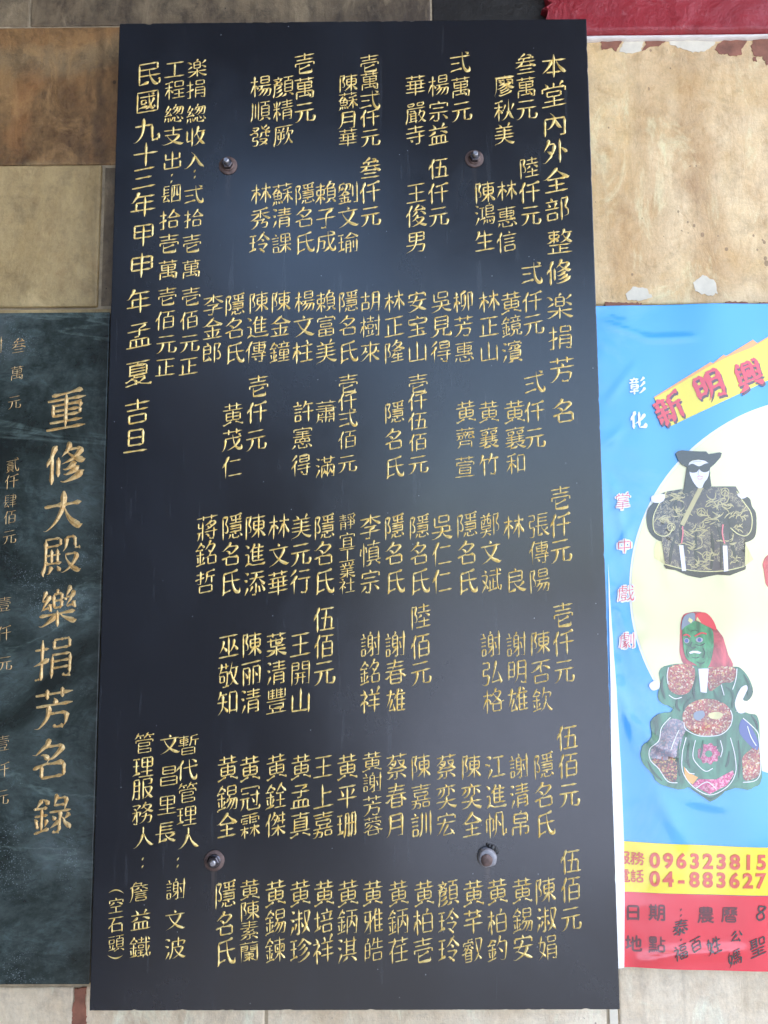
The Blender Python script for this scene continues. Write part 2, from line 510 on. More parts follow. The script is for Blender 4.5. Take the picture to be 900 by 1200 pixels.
def column(name, text, pts, size, mat, parent, y, w=.095, sx=None, hgt=.55):
    """one engraved and gilded column: every character set at its own place on the stone's face"""
    V, F = [], []
    if sx is None: sx = .98 if size > 32 else min(1.02, 26.3/size)
    for ch, (px, py) in zip(text, pts):
        if ch == '\u3000': continue
        c = at(px, py, y); s = (at(px+1, py, y)-c).length*size
        rot = random.uniform(-.025, .025); k = random.uniform(.96, 1.04)
        for rows in ribbons(ch, w*random.uniform(.92, 1.08), rise=random.uniform(.13, .19), jig=.008):
            b = len(V)
            for l, m, r, h in rows:
                for q, d in ((l, .0003), (m, -h*s*hgt-.0001), (r, .0003)):
                    ex, ez = (q[0]-.5)*s*sx*k, (q[1]-.38)*s*k
                    V.append((c.x+ex*math.cos(rot)-ez*math.sin(rot), y+d, c.z+ex*math.sin(rot)+ez*math.cos(rot)))
            for i in range(len(rows)-1):
                o = b+i*3
                F.append((o, o+1, o+4, o+3)); F.append((o+1, o+2, o+5, o+4))
    m = mesh(name, V, F, mat, parent)
    bm = bmesh.new(); bm.from_mesh(m.data); bmesh.ops.recalc_face_normals(bm, faces=bm.faces)
    for f in bm.faces:
        if f.normal.y > 0: f.normal_flip()
    bm.to_mesh(m.data); bm.free()
    return m
def spread(x0, x1, ys):
    n = len(ys)
    return [(x0+(x1-x0)*(i/(n-1) if n > 1 else 0), y) for i, y in enumerate(ys)]

# ------------------------------------------------------------------ setting: pavement, wall, beam, and unseen blockers added for the light
WALL = 0.052                                                     # depth of the wall's face behind the plaque's face
M_ground = plain('dark_paving', (.105, .105, .11), .75, .15, 9, .3, .004)
o = mesh('ground', [(-60, -60, 0), (60, -60, 0), (60, 60, 0), (-60, 60, 0)], [(0, 1, 2, 3)], M_ground); tag(o, kind='structure')
M_bounce = plain('pale_bounce_ground', (.31, .34, .42), .8, .08, 5, .3, .004)
o = mesh('bounce_ground', [(.1, -60, .004), (60, -60, .004), (60, -3.5, .004), (.1, -3.5, .004)], [(0, 1, 2, 3)], M_bounce); tag(o, kind='structure')  # unseen pale ground, added to brighten the plaque's lower-right reflection
M_shade_ceiling = plain('shade_ceiling_concrete', (.16, .13, .11), .8, .15, 7, .3, .004)
bm = box_bm(-2.6, .05, -1.55, .6, BASE+1.85, BASE+2.0); b2 = box_bm(.052, 1.2, -2.5, .6, BASE+1.85, BASE+2.0)
m_ = bpy.data.meshes.new('shade_ceiling'); b2.to_mesh(m_); bm.from_mesh(m_); b2.free(); bpy.data.meshes.remove(m_)
o = from_bm('shade_ceiling', bm, M_shade_ceiling); tag(o, kind='structure')  # unseen porch roof, split in depth to shape the plaque's reflections
M_blocker = plain('blocker_plaster', (.055, .048, .045), .8, .15, 7, .3, .004)
o = from_bm('side_blocker', box_bm(-.88, -.68, -2.3, .3, 0, BASE+1.848), M_blocker); tag(o, kind='structure')  # unseen, added to keep sky light off the left side
o = from_bm('facing_blocker', box_bm(-7, .0, -3.8, -3.5, 0, 2.95), M_blocker); tag(o, kind='structure')  # unseen dark wall, added to darken the plaque's left reflections

wall = thing('stone_wall', 'stained cream and brown marble tile wall behind the plaques and banner', 'wall', (0, WALL+.05, 0))
T_strip = stone('grimy_grey_marble', (.30, .23, .14), (.19, .135, .08), (.06, .042, .03), .9, 1, (.022, .018, .015), .8, 1.3, bands=((-.02, .05, BASE+1.23, .06, .8), (.04, .07, BASE+1.22, .08, 1.0)))  # bands darken the strip towards the black tile
T_shadow = stone('shadow_black_marble', (.020, .017, .014), (.012, .010, .009), (.006, .005, .005), .8, 1, (.004, .004, .004), .6, 3.3)  # deep shadow beside the beam, put into the stone's colour
T_rust = stone('rust_stained_marble', (.42, .245, .10), (.31, .155, .06), (.10, .05, .022), .95, 1.0, (.035, .022, .015), .6, 2.7, .36, bands=((-.42, .5, BASE+1.195, .028, .8, (.28, .215, .12)), (-.35, .3, BASE+1.015, .026, .9, (.50, .37, .19)), (-.395, .025, BASE+1.10, .09, .8), (-.335, .012, BASE+1.10, .12, .8, (.05, .03, .02)), (-.44, .02, BASE+1.12, .07, .7, (.36, .15, .05))))
T_grey = stone('golden_tan_marble', (.56, .42, .21), (.46, .33, .15), (.32, .19, .075), .6, .7, (.09, .065, .04), .45, 4.1, .36)
T_tan = stone('water_stained_cream_marble', (.86, .66, .39), (.78, .54, .25), (.48, .26, .09), .66, 1.0, (.28, .17, .09), .35, 5.9, bands=((.455, .035, BASE+1.02, .24, .85), (.395, .05, BASE+1.12, .10, .6), (.36, .06, BASE+.97, .10, .55), (.345, .03, BASE+.90, .06, .6), (.475, .04, BASE+.885, .05, .7)))
T_cream = stone('pale_cream_marble', (.84, .73, .56), (.74, .61, .43), (.52, .36, .21), .5, 1.0, (.26, .20, .15), .4, 7.7)
M_mort = plain('old_mortar', (.42, .34, .23), .9, .25, 60, .5, .002)
xL, xR = -1.5, 1.6
def zpx(py, px=450): return at(px, py, WALL).z
def xpx(px, py): return at(px, py, WALL).x
zA, zB, zC, zD = zpx(31, 60), zpx(194, 60), zpx(361, 60), zpx(1156, 60)
zR1, zR2, zR3 = zpx(40, 780), zpx(357, 780), zpx(1120, 780)
mid = -.05
g = .0008
def tile(x0, x1, z0, z1, mat, dy=0.0):
    return from_bm('stone_tile', box_bm(x0+g, x1-g, WALL+dy, WALL+.03, z0+g, z1-g, .0025, 2), mat, wall)
xe = xpx(118, 270)
xs = xpx(505, 12)
tile(xL, xpx(35, 12), zA, zA+.30, T_strip, .001); tile(xpx(35, 12), xs, zA, zA+.30, T_strip); tile(xs, xpx(660, 12), zR1-.01, zA+.30, T_shadow, .0015)
tile(xL, mid, zB, zA, T_rust); tile(xL, xe, zC, zB, T_grey, -.003); tile(xe, mid, zC, zB, T_strip, .002)
tile(xL, mid, zC-.42, zC, T_grey, .001); tile(xL, mid, zD, zC-.42, T_grey, .001)
tile(mid, xR, zR2, zR1, T_tan); xb2 = xpx(714, 1190)
tile(mid, xR, zR2-.40, zR2, T_cream); tile(mid, xb2, zD, zR2-.40, T_cream, -.001)
xb0, xb1, xb2 = xpx(92, 1185), xpx(311, 1190), xpx(714, 1190)
tile(xL, xb0-.006, zD-.45, zD, T_cream); tile(xb0+.006, xb1, zD-.45, zD, T_cream, .001); tile(xb1, xb2, zD-.45, zD, T_cream, .002)
tile(xb2+.011, xR, zD-.45, zR2-.40, T_cream)
from_bm('mortar', box_bm(xL, xR, WALL+.0022, WALL+.05, 0, zA+.302), M_mort, wall)
from_bm('plinth', box_bm(xL, xR, WALL-.02, WALL+.03, .002, zD-.452, .004), T_grey, wall)

# patches of old paint and filler left on the marble
def flake(name, poly, mat, y=WALL, th=.0007, jag=.55):
    P = []
    for i, a in enumerate(poly):                                   # roughen the outline
        b = poly[(i+1) % len(poly)]; n = max(2, int(math.dist(a, b)/2.2))
        for k in range(n):
            t = k/n; P.append((a[0]+(b[0]-a[0])*t+random.gauss(0, jag), a[1]+(b[1]-a[1])*t+random.gauss(0, jag)))
    pts = [at(x, yy, y) for x, yy in P]
    bm = bmesh.new(); f = bm.faces.new([bm.verts.new((p.x, y-th, p.z)) for p in pts])
    if f.normal.y > 0: f.normal_flip()
    r = bmesh.ops.extrude_face_region(bm, geom=[f])
    for v in r['geom']:
        if isinstance(v, bmesh.types.BMVert): v.co.y = y+.002
    bmesh.ops.recalc_face_normals(bm, faces=bm.faces); bmesh.ops.triangulate(bm, faces=[q for q in bm.faces if len(q.verts) > 4])
    return from_bm(name, bm, mat, wall)
M_rem = plain('red_brown_paint_remnant', (.30, .12, .075), .7, .2, 55, .5, .001)
M_fill = plain('white_filler', (.74, .68, .55), .75, .06, 60, .3, .001)
for P in ([(704, 43), (733, 42), (728, 50), (722, 60), (716, 56), (705, 59)],
          [(757, 42), (781, 41), (780, 48), (772, 54), (762, 55), (752, 60), (756, 52)],
          [(840, 53), (852, 44), (873, 41), (877, 46), (868, 58), (870, 65), (858, 66), (852, 63), (843, 64), (838, 58)],
          [(885, 42), (900, 40), (915, 40), (915, 78), (898, 76), (893, 66), (884, 66), (879, 55)],
          [(881, 68), (886, 67), (886, 72), (882, 72)],
          [(709, 354), (752, 355.5), (752, 361), (709, 361)], [(850, 353.5), (876, 354.5), (876, 361), (850, 361)],
          [(890, 354.5), (915, 355), (915, 361), (891, 361)]):
    flake('paint_remnant', P, M_rem)
for P in ([(735, 42), (756, 42), (754, 50), (751, 60), (743, 63), (725, 61), (730, 51)],
          [(733, 345), (742, 336), (757, 338), (764, 348), (755, 352), (736, 352)],
          [(812, 331), (824, 322), (838, 330), (841, 344), (828, 347), (815, 341)],
          [(783, 42), (812, 43), (838, 42), (838, 51), (826, 60), (812, 62), (800, 57), (784, 52)]):
    flake('filler_patch', P, M_fill, th=.0005)
from_bm('grout', box_bm(xb2+.0004, xb2+.0106, WALL+.001, WALL+.03, zD-.44, zR2-.41, .0008), M_fill, wall)
flake('paint_stripe', [(87, 1159), (101, 1157), (99, 1172), (101, 1186), (100, 1215), (84, 1215), (85, 1182), (88, 1170)], M_rem, WALL, .0006, .5)

# painted beam above the cream tile
from mathutils import noise as NZ
M_red = NT('flaking_red_paint')
n1 = M_red.noise(14, 7, .7, .6); n2 = M_red.noise(60, 6, .7)
cr = M_red.mix(M_red.ramp(n1, [(.35, 0.0), (.7, 1.0)]), (.36, .022, .032), (.24, .013, .020))
cr = M_red.mix(M_red.ramp(n2, [(.60, 0.0), (.74, .6)]), cr, (.50, .16, .17))
M_red = M_red.out(cr, .42, M_red.bump(M_red.math('ADD', n1, M_red.math('MULTIPLY', n2, .6)), .8, .004))
zb = at(800, 36, WALL-.012).z; xa = at(641, 10, WALL-.012).x
def rough_box(name, x0, x1, y0, y1, z0, z1, nx, nz, amp, fr, mat, parent=None, jag=0.0):
    V, F = [], []
    for side in (0, 1):
        for j in range(nz+1):
            for i in range(nx+1):
                x = x0+(x1-x0)*(i/nx)**1.6; z = z0+(z1-z0)*j/nz
                p = Vector((x*fr, 3.3, z*fr)); d = NZ.fractal(p, 1.0, 2.0, 5)*amp
                e = (1-i/nx)**14
                if jag: x += e*NZ.fractal(Vector((9, z*70, 1)), .8, 2, 4)*jag; d += e*abs(NZ.fractal(Vector((x*160, z*160, 5)), .8, 2, 4))*jag*.6
                V.append((x, (y0+d if side == 0 else y1), z+(NZ.noise(Vector((x*25, 1, 2)))*.0012 if j == 0 else 0)))
    o = (nx+1)*(nz+1)
    for j in range(nz):
        for i in range(nx):
            a = j*(nx+1)+i; F.append((a, a+1, a+nx+2, a+nx+1)); F.append((o+a, o+a+nx+1, o+a+nx+2, o+a+1))
    for i in range(nx):
        F.append((i, o+i, o+i+1, i+1)); a = nz*(nx+1)+i; F.append((a, a+1, o+a+1, o+a))
    for j in range(nz):
        a = j*(nx+1); F.append((a, a+nx+1, o+a+nx+1, o+a)); a += nx; F.append((a, o+a, o+a+nx+1, a+nx+1))
    return mesh(name, V, F, mat, parent, True)
beam = rough_box('painted_beam', xa, xR, WALL-.013, WALL+.03, zb, zb+.26, 220, 44, .0022, 26, M_red, None, .016)
tag(beam, 'dark red painted beam with a rough broken end above the cream tile', 'beam')
M_caulk = plain('white_caulk', (.78, .75, .72), .6, .05, 70, .3, .001)
V, F = [], []; nx = 160
for i in range(nx+1):
    x = at(688, 40, WALL).x-.03+(xR-at(688, 40, WALL).x+.03)*i/nx
    h = .0030+.0016*NZ.noise(Vector((x*30, 0, 4)))+.001*NZ.noise(Vector((x*110, 0, 4)))
    for k in range(7):
        a = math.pi*k/6
        V.append((x, WALL+.001-.0085*math.sin(a), zb-.0015-h*.6+math.cos(a)*h))
for i in range(nx):
    for k in range(6):
        a = i*7+k; F.append((a, a+1, a+8, a+7))
mesh('caulk_bead', V, F, M_caulk, wall, True)

# ------------------------------------------------------------------ the black plaque
M_gran = granite()
M_gold = gold('gold_leaf', (.78, .52, .12), (.96, .78, .34))
M_gold_red = gold('worn_gold_leaf', (.56, .32, .10), (.80, .58, .27))
plaque = thing('donor_plaque', 'tall polished black stone plaque covered in columns of gilded names, held by four bolts', 'plaque', (0, .01, BASE))
bm = box_bm(-.3, .3, 0, .02, BASE, BASE+1.2, .0009, 2)
bmesh.ops.subdivide_edges(bm, edges=[e for e in bm.edges if e.calc_length() > .1], cuts=240, use_grid_fill=False)
for v in bm.verts:                                                  # slightly worn, chipped arrises
    ex = min(abs(abs(v.co.x)-.3), abs(v.co.z-BASE), abs(v.co.z-BASE-1.2))
    if v.co.y < .0012 and ex < .0015:
        q = Vector((v.co.x*70, 4, v.co.z*70)); w = max(0, NZ.fractal(q, 1, 2, 4)-.28)*.0022+abs(NZ.noise(q*4))*.0002
        c0 = Vector((0, .01, BASE+.6)); v.co.x -= math.copysign(w, v.co.x)*(abs(abs(v.co.x)-.3) < .0015); v.co.z -= math.copysign(w, v.co.z-BASE-.6)*(min(abs(v.co.z-BASE), abs(v.co.z-BASE-1.2)) < .0015)
from_bm('stone_slab', bm, M_gran, plaque)
N3 = None
COLS = [
 ('title', '本堂內外全部整修楽捐芳名', [(649, 77), (649, 111), (650, 145), (651, 177), (652, 211), (653, 245), (656, 283), (655, 319), (656, 359), (657, 395), (659, 433), (661, 482)], 33),
('date_line', '民國九十三年甲申年孟夏吉旦', [(175, 86), (173, 119), (172, 152), (171, 181), (169, 208), (168, 240), (168, 275), (166, 311), (163, 353), (163, 393), (162, 437), (161, 482), (159, 516)], 33),
 ('total_line', '工程緫支出：䦉拾壱萬壱佰元正', [(205, 81), (205, 105), (204, 133), (203, 159), (202, 188), (201, 209), (201, 227), (199, 257), (198, 285), (197, 316), (196, 347), (194, 375), (195, 403), (194, 430)], 25),
 ('total_line', '楽捐緫收入：弍拾壱萬壱佰元正', [(231, 80), (230, 104), (230, 133), (229, 160), (228, 187), (228, 204), (227, 228), (227, 256), (225, 285), (224, 315), (224, 347), (222, 375), (222, 402), (221, 429)], 25),
]
A, D = 'amount_heading', 'donor_name'
def row(entries, size=28.5):
    for k, text, x0, x1, ys in entries:
        pts = spread(x0, x1, ys)
        if '\u3000' in text: COLS.append(('surname', text[:1], pts[:1], size)); COLS.append(('given_name', text[-1:], pts[-1:], size))
        else: gap = min(b-a for a, b in zip(ys, ys[1:])); COLS.append((k, text, pts, size if len(ys) < 4 else min(24.5, gap*1.22)))
row([(A, '叁萬元', 616, 617, (75, 102, 128)), (D, '廖秋美', 591, 591, (100, 129, 157)), (A, '弍萬元', 539, 541, (73, 102, 130)),
     (D, '楊宗益', 514, 514, (100, 130, 157)), (D, '華嚴寺', 487, 487, (100, 132, 158)), (A, '壱萬弍仟元', 433, 434, (74, 95, 117, 138, 161)),
     (D, '陳蘇月華', 408, 408, (97, 118, 140, 161)), (A, '壱萬元', 357, 357, (74, 103, 131)), (D, '顏精厥', 332, 332, (101, 129, 158)),
     (D, '楊順發', 306, 305, (101, 130, 159))])
row([(A, '陸仟元', 620, 622, (196, 225, 252)), (D, '林惠信', 594, 594, (223, 254, 283)), (D, '陳鴻生', 568, 568, (225, 251, 282)),
     (A, '伍仟元', 514, 514, (197, 226, 253)), (D, '王俊男', 488, 488, (226, 253, 283)), (A, '叁仟元', 434, 434, (197, 225, 253)),
     (D, '劉文瑜', 408, 408, (226, 254, 284)), (D, '賴子成', 382, 382, (226, 255, 283)), (D, '隱名氏', 357, 357, (227, 255, 284)),
     (D, '蘇清課', 331, 330, (227, 255, 285)), (D, '林秀玲', 306, 304, (227, 256, 285))])
R3 = (353, 382, 412)
row([(A, '弍仟元', 623, 625, (320, 353, 380)), (D, '黄鏡濱', 599, 600, (354, 382, 412)), (D, '林正山', 573, 573, R3), (D, '柳芳惠', 543, 544, R3),
     (D, '吳見得', 517, 517, R3), (D, '安宝山', 489, 489, R3), (D, '林正隆', 462, 462, R3), (D, '胡樹來', 434, 434, R3), (D, '隱名氏', 408, 408, R3),
     (D, '賴富美', 382, 382, R3), (D, '楊文柱', 357, 355, R3), (D, '陳金鐘', 329, 328, R3), (D, '陳進傳', 303, 300, (354, 383, 412)),
     (D, '隱名氏', 275, 275, (357, 385, 413)), (D, '李金郎', 250, 248, (357, 385, 413))])
row([(A, '弍仟元', 626, 627, (448, 482, 513)), (D, '黄襄和', 603, 605, (482, 513, 543)), (D, '黄襄竹', 573, 573, (482, 513, 544)),
     (D, '黄薺萱', 546, 545, (482, 513, 547)), (A, '壱仟伍佰元', 490, 490, (449, 470, 493, 518, 544)), (D, '隱名氏', 462, 462, (483, 515, 547)),
     (A, '壱仟弍佰元', 408, 407, (449, 470, 490, 515, 543)), (D, '蕭\u3000滿', 382, 381, (482, 515, 547)), (D, '許憲得', 356, 353, (482, 513, 545)),
     (A, '壱仟元', 303, 300, (452, 483, 515)), (D, '黄茂仁', 273, 272, (485, 515, 547))])
R5 = (617, 649, 681)
row([(A, '壱仟元', 657, 657, (583, 615, 645)), (D, '張傳陽', 631, 632, (615, 647, 680)), (D, '林\u3000良', 602, 604, (617, 649, 680)),
     (D, '鄭文斌', 574, 576, (615, 647, 680)), (D, '隱名氏', 547, 548, (615, 648, 681)), (D, '吳仁仁', 518, 518, R5), (D, '隱名氏', 491, 492, R5),
     (D, '隱名氏', 462, 463, R5), (D, '李慎宗', 434, 434, R5), (D, '靜宜工業社', 407, 407, (611, 633, 650, 668, 686)), (D, '隱名氏', 380, 380, R5),
     (D, '美元行', 353, 352, R5), (D, '林文華', 327, 326, (617, 650, 683)), (D, '陳進添', 299, 298, (617, 650, 683)),
     (D, '隱名氏', 272, 270, (617, 650, 682)), (D, '蔣銘哲', 243, 241, (618, 649, 682))], 31)
R6 = (755, 788, 821)
row([(A, '壱仟元', 660, 661, (720, 753, 786)), (D, '陳否欽', 633, 635, (753, 787, 820)), (D, '謝明雄', 605, 607, (755, 787, 820)), (D, '謝弘格', 575, 578, R6),
     (A, '陸佰元', 493, 493, (722, 757, 788)), (D, '謝春雄', 463, 464, R6), (D, '謝銘祥', 434, 434, R6), (A, '伍佰元', 380, 380, (725, 757, 788)),
     (D, '王開山', 352, 352, R6), (D, '葉清豐', 324, 324, R6), (D, '陳丽清', 295, 294, R6), (D, '巫敬知', 268, 267, (757, 791, 823))], 31.5)
R7 = (898, 933, 966)
row([(A, '伍佰元', 665, 667, (864, 897, 931)), (D, '隱名氏', 637, 639, (897, 932, 965)), (D, '謝清帛', 608, 610, (898, 932, 965)), (D, '江進帆', 581, 581, R7),
     (D, '陳奕全', 552, 553, R7), (D, '蔡奕宏', 523, 523, R7), (D, '陳嘉訓', 493, 494, R7), (D, '蔡春月', 465, 464, R7),
     (D, '黄謝芳蓉', 436, 437, (892, 917, 944, 968)), (D, '黄平珊', 407, 407, R7), (D, '王上嘉', 379, 379, R7), (D, '黄孟真', 353, 352, R7),
     (D, '黄銓傑', 324, 323, R7), (D, '黄冠霖', 293, 293, (900, 935, 967)), (D, '黄錫全', 267, 266, (900, 935, 967))], 31.5)
R8 = (1046, 1080, 1113)
row([(A, '伍佰元', 669, 669, (1009, 1042, 1076)), (D, '陳淑娟', 639, 642, (1043, 1077, 1110)), (D, '黄錫安', 612, 613, (1043, 1078, 1110)),
     (D, '黄柏釣', 583, 583, (1044, 1080, 1112)), (D, '黄芊叡', 555, 554, R8), (D, '顏玲玲', 525, 526, R8), (D, '黄柏壱', 497, 496, R8),
     (D, '黄鈵荏', 467, 467, R8), (D, '黄雅皓', 437, 438, R8), (D, '黄鈵淇', 408, 407, R8), (D, '黄培祥', 380, 379, R8), (D, '黄淑珍', 352, 352, R8),
     (D, '黄錫鍊', 323, 323, R8), (D, '黄陳素蘭', 293, 292, (1042, 1067, 1090, 1115)), (D, '隱名氏', 264, 264, (1048, 1083, 1115))], 31.5)
COLS += [('official_line', '暫代管理人：謝文波', [(221, 873), (219, 902), (220, 929), (219, 956), (221, 982), (208, 1011), (206, 1042), (205, 1078), (205, 1111)], 26),
         ('official_line', '文昌里長', [(199, 872), (198, 909), (196, 943), (194, 975)], 26),
         ('official_line', '管理服務人：詹益鐵', [(169, 871), (168, 899), (167, 924), (167, 953), (168, 981), (167, 1011), (163, 1045), (165, 1078), (164, 1110)], 26),
         ('official_line', '空石頭', [(136, 1061), (136, 1083), (136, 1105)], 20)]
for k, text, pts, size in COLS: column(k, text, pts, size, M_gold, plaque, 0.0)
def arc_mark(cx, cy, r, sgn, wpx):                                  # the brackets above and below 空石頭 lie across the column
    V, F = [], []; n = 14
    for i in range(n+1):
        a = -1+2*i/n; x = cx+a*r; y = cy+sgn*a*a*r*.42; h = wpx*.5*(1.15-.9*a*a)
        for dy, d in ((-h, .0003), (0, -.0006*(1.1-a*a)), (h, .0003)):
            p = at(x, y+dy, 0); V.append((p.x, d, p.z))
    for i in range(n):
        o = i*3; F += [(o, o+3, o+4, o+1), (o+1, o+4, o+5, o+2)]
    o = mesh('bracket_mark', V, F, M_gold, plaque)
    for p in o.data.polygons:
        if p.normal.y > 0: p.flip()
arc_mark(136, 1043, 9, 1, 2.2); arc_mark(135, 1123, 9, -1, 2.2)

# bolts
M_rust = plain('rusty_washer', (.15, .10, .09), .6, .3, 130, .5, .0006, metal=.35)
M_steel = plain('weathered_steel', (.42, .42, .46), .38, .2, 200, .3, .0004, metal=.85)
M_dark = plain('dark_oily_steel', (.10, .09, .10), .3, .3, 160, .3, .0004, metal=.85)
M_seal = plain('grey_sealant', (.27, .265, .29), .45, .2, 150, .5, .0008)
M_goop = plain('black_sealant', (.012, .012, .014), .35, .2, 150, .6, .001)
def lathe(name, cx, cz, prof, mat, parent, seg=28, smooth=True, wob=0.0, tilt=(0, 0)):
    V, F = [], []
    for r, d in prof:
        for k in range(seg):
            a = 2*math.pi*k/seg; q = r*(1+wob*NZ.noise(Vector((math.cos(a)*1.5+cx*90, math.sin(a)*1.5, d*150))))
            V.append((cx+q*math.cos(a), -d+tilt[0]*q*math.cos(a)+tilt[1]*q*math.sin(a), cz+q*math.sin(a)))
    for i in range(len(prof)-1):
        for k in range(seg):
            a, b = i*seg+k, i*seg+(k+1) % seg; F.append((a, b, b+seg, a+seg))
    F.append(tuple(range((len(prof)-1)*seg, len(prof)*seg)))
    m = mesh(name, V, F, mat, parent)
    if smooth:
        for p in m.data.polygons: p.use_smooth = len(p.vertices) == 4
    bm = bmesh.new(); bm.from_mesh(m.data); bmesh.ops.recalc_face_normals(bm, faces=bm.faces); bm.to_mesh(m.data); bm.free()
    return m
for px, py, proud in ((267.5, 194.5, .0155), (555.7, 186.5, .0150), (251.4, 1008.3, .0120)):
    c = at(px, py, 0)
    rod = lathe('bolt', c.x, c.z, [(.0036, -.04), (.0038, .002)]+[(.0038 if k % 2 else .0034, .002+k*.0008) for k in range(1, int((proud-.004)/.0008))]+[(.0034, proud-.0012), (.0024, proud)], M_steel, plaque)
    lathe('washer', c.x, c.z, [(.0040, -.0004), (.0112, -.0004), (.0117, .0004), (.0116, .0014), (.0111, .0019), (.0045, .0020)], M_rust, rod, 36, True, .03)
    lathe('lock_washer', c.x, c.z, [(.0078, .0018), (.0080, .0024), (.0078, .0034), (.0044, .0036)], M_rust if py < 1000 else M_dark, rod)
    lathe('nut', c.x, c.z, [(.0066, .0034), (.0069, .0042), (.0069, .0082), (.0060, .0090), (.0040, .0091)], M_dark, rod, 6, False)
c = at(570.5, 1004, 0)
rod = lathe('bolt', c.x, c.z, [(.0036, -.04), (.0038, .008)], M_steel, plaque)
lathe('washer', c.x, c.z, [(.0040, -.0004), (.0110, -.0004), (.0114, .0006), (.0108, .0018), (.0045, .0020)], M_steel, rod, 36, True, .03)
lathe('sealant_collar', c.x, c.z, [(.0112, .0016), (.0108, .0045), (.0098, .0075), (.0084, .0090), (.0058, .0086), (.003, .0084)], M_seal, rod, 40, True, .14)
lathe('bolt_head', c.x-.0012, c.z-.0012, [(.0064, .0080), (.0066, .0098), (.0058, .0108), (.002, .0111)], M_rust, rod, 24, True, .08)
V, F = [], []
for (ox, oz, rr, dd) in ((.0062, .0095, .0040, .004), (.0092, .0078, .0036, .0035), (.0030, .0115, .0030, .003), (.0112, .0052, .0030, .0028), (.0008, .0138, .0018, .002)):
    b = len(V); n, m = 12, 6
    for j in range(m+1):
        for i in range(n):
            a = 2*math.pi*i/n; ph = math.pi/2*j/m; q = rr*math.cos(ph)*(1+.25*NZ.noise(Vector((ox*900+math.cos(a), oz*900+math.sin(a), ph))))
            V.append((c.x+ox+q*math.cos(a), .0004-dd*math.sin(ph)*(1+.3*NZ.noise(Vector((a, ox*500, ph*2)))), c.z+oz+q*math.sin(a)))
    for j in range(m):
        for i in range(n):
            F.append((b+j*n+i, b+(j+1)*n+i, b+(j+1)*n+(i+1) % n, b+j*n+(i+1) % n))
mesh('black_sealant', V, F, M_goop, rod, True)

# ------------------------------------------------------------------ the green marble plaque at the left
GY = .022
gp = thing('marble_plaque', 'green veined marble plaque with large gilded title, partly behind the black plaque', 'plaque', (-.55, GY+.01, BASE))
ztop = at(60, 366, GY).z; zbot = at(50, 1154, GY).z
xg = at(105, 1140, GY).x
from_bm('marble_slab', box_bm(-1.15, xg, GY, WALL-.001, zbot, ztop, .0012, 2), green_marble(), gp)
column('title', '重修大殿樂捐芳名錄', [(78, 480), (77, 543), (74, 598), (72, 650), (68, 712), (63, 771), (64, 830), (60, 891), (62, 954)], 50, M_gold_red, gp, GY, .104, .98)
for k, t, p, s in (('amount_heading', '叁萬元', [(22, 405), (20, 437), (17, 471)], 19), ('amount_heading', '貳仟肆佰元', [(15, 545), (14, 564), (12, 587), (12, 606), (11, 629)], 18.5),
                   ('amount_heading', '壹仟元', [(5, 708), (5, 742), (6, 777)], 20), ('amount_heading', '壹仟元', [(3, 871), (3, 902), (2, 934)], 20),
                   ('donor_name', '謝', [(-6, 405)], 22)):
    column(k, t, p, s, M_gold_red, gp, GY, .075, .92, .4)
# moulding of old cement along its upper edge
V, F = [], []; nx = 120
for i in range(nx+1):
    x = -1.0+(xg+1.0)*i/nx; h = .0022+.0016*NZ.noise(Vector((x*60, 7, 4)))+.001*NZ.noise(Vector((x*200, 7, 4)))
    for k in range(6):
        a = math.pi*k/5
        V.append((x, WALL+.001-.010*math.sin(a)*(1+.3*NZ.noise(Vector((x*90, 2, 2)))), ztop+.001+h+math.cos(a)*h*1.2))
for i in range(nx):
    for k in range(5):
        a = i*6+k; F.append((a, a+1, a+7, a+6))
mesh('cement_bead', V, F, plain('pale_cement', (.42, .40, .27), .9, .2, 90, .5, .001), wall, True)

# ------------------------------------------------------------------ the vinyl banner at the right
YB = .034
bx0 = at(706, 700, YB).x; bz1 = at(760, 357.5, YB).z; bz0 = at(760, 1134.5, YB).z
def ridge(x, z, a, b, w, h):
    """a crease running from a to b (pixels)"""
    p, q = RC[a], RC[b]; dx, dz = q[0]-p[0], q[1]-p[1]; L = dx*dx+dz*dz
    t = max(0, min(1, ((x-p[0])*dx+(z-p[1])*dz)/L)); d2 = (x-p[0]-t*dx)**2+(z-p[1]-t*dz)**2
    return h*math.exp(-d2/(w*w))*math.sin(math.pi*min(1, max(.0, .12+.76*t)))
class _P(dict):
    def __missing__(s, k): p = at(k[0], k[1], YB); s[k] = (p.x, p.z); return s[k]
RC = _P()
CREASES = [((704, 376), (765, 398), .0028, .0024), ((755, 397), (815, 396), .0036, .0022), ((707, 370), (740, 380), .0022, .0012), ((712, 470), (742, 430), .005, .0018), ((716, 560), (736, 640), .006, .0024),
           ((718, 660), (742, 612), .005, .0022), ((722, 700), (740, 770), .006, .0024), ((724, 800), (748, 880), .006, .0022), ((745, 860), (800, 890), .005, .0020), ((800, 935), (850, 945), .006, .0020), ((770, 930), (800, 985), .009, .0022),
           ((752, 1128), (790, 1118), .0045, .0036), ((780, 1119), (870, 1113), .0055, .0034), ((735, 840), (770, 870), .005, .0022), ((760, 880), (860, 850), .009, .0022), ((712, 520), (730, 500), .004, .0014), ((716, 600), (750, 585), .004, .0012), ((838, 590), (846, 680), .007, .0016), ((775, 600), (782, 680), .008, .0016)]
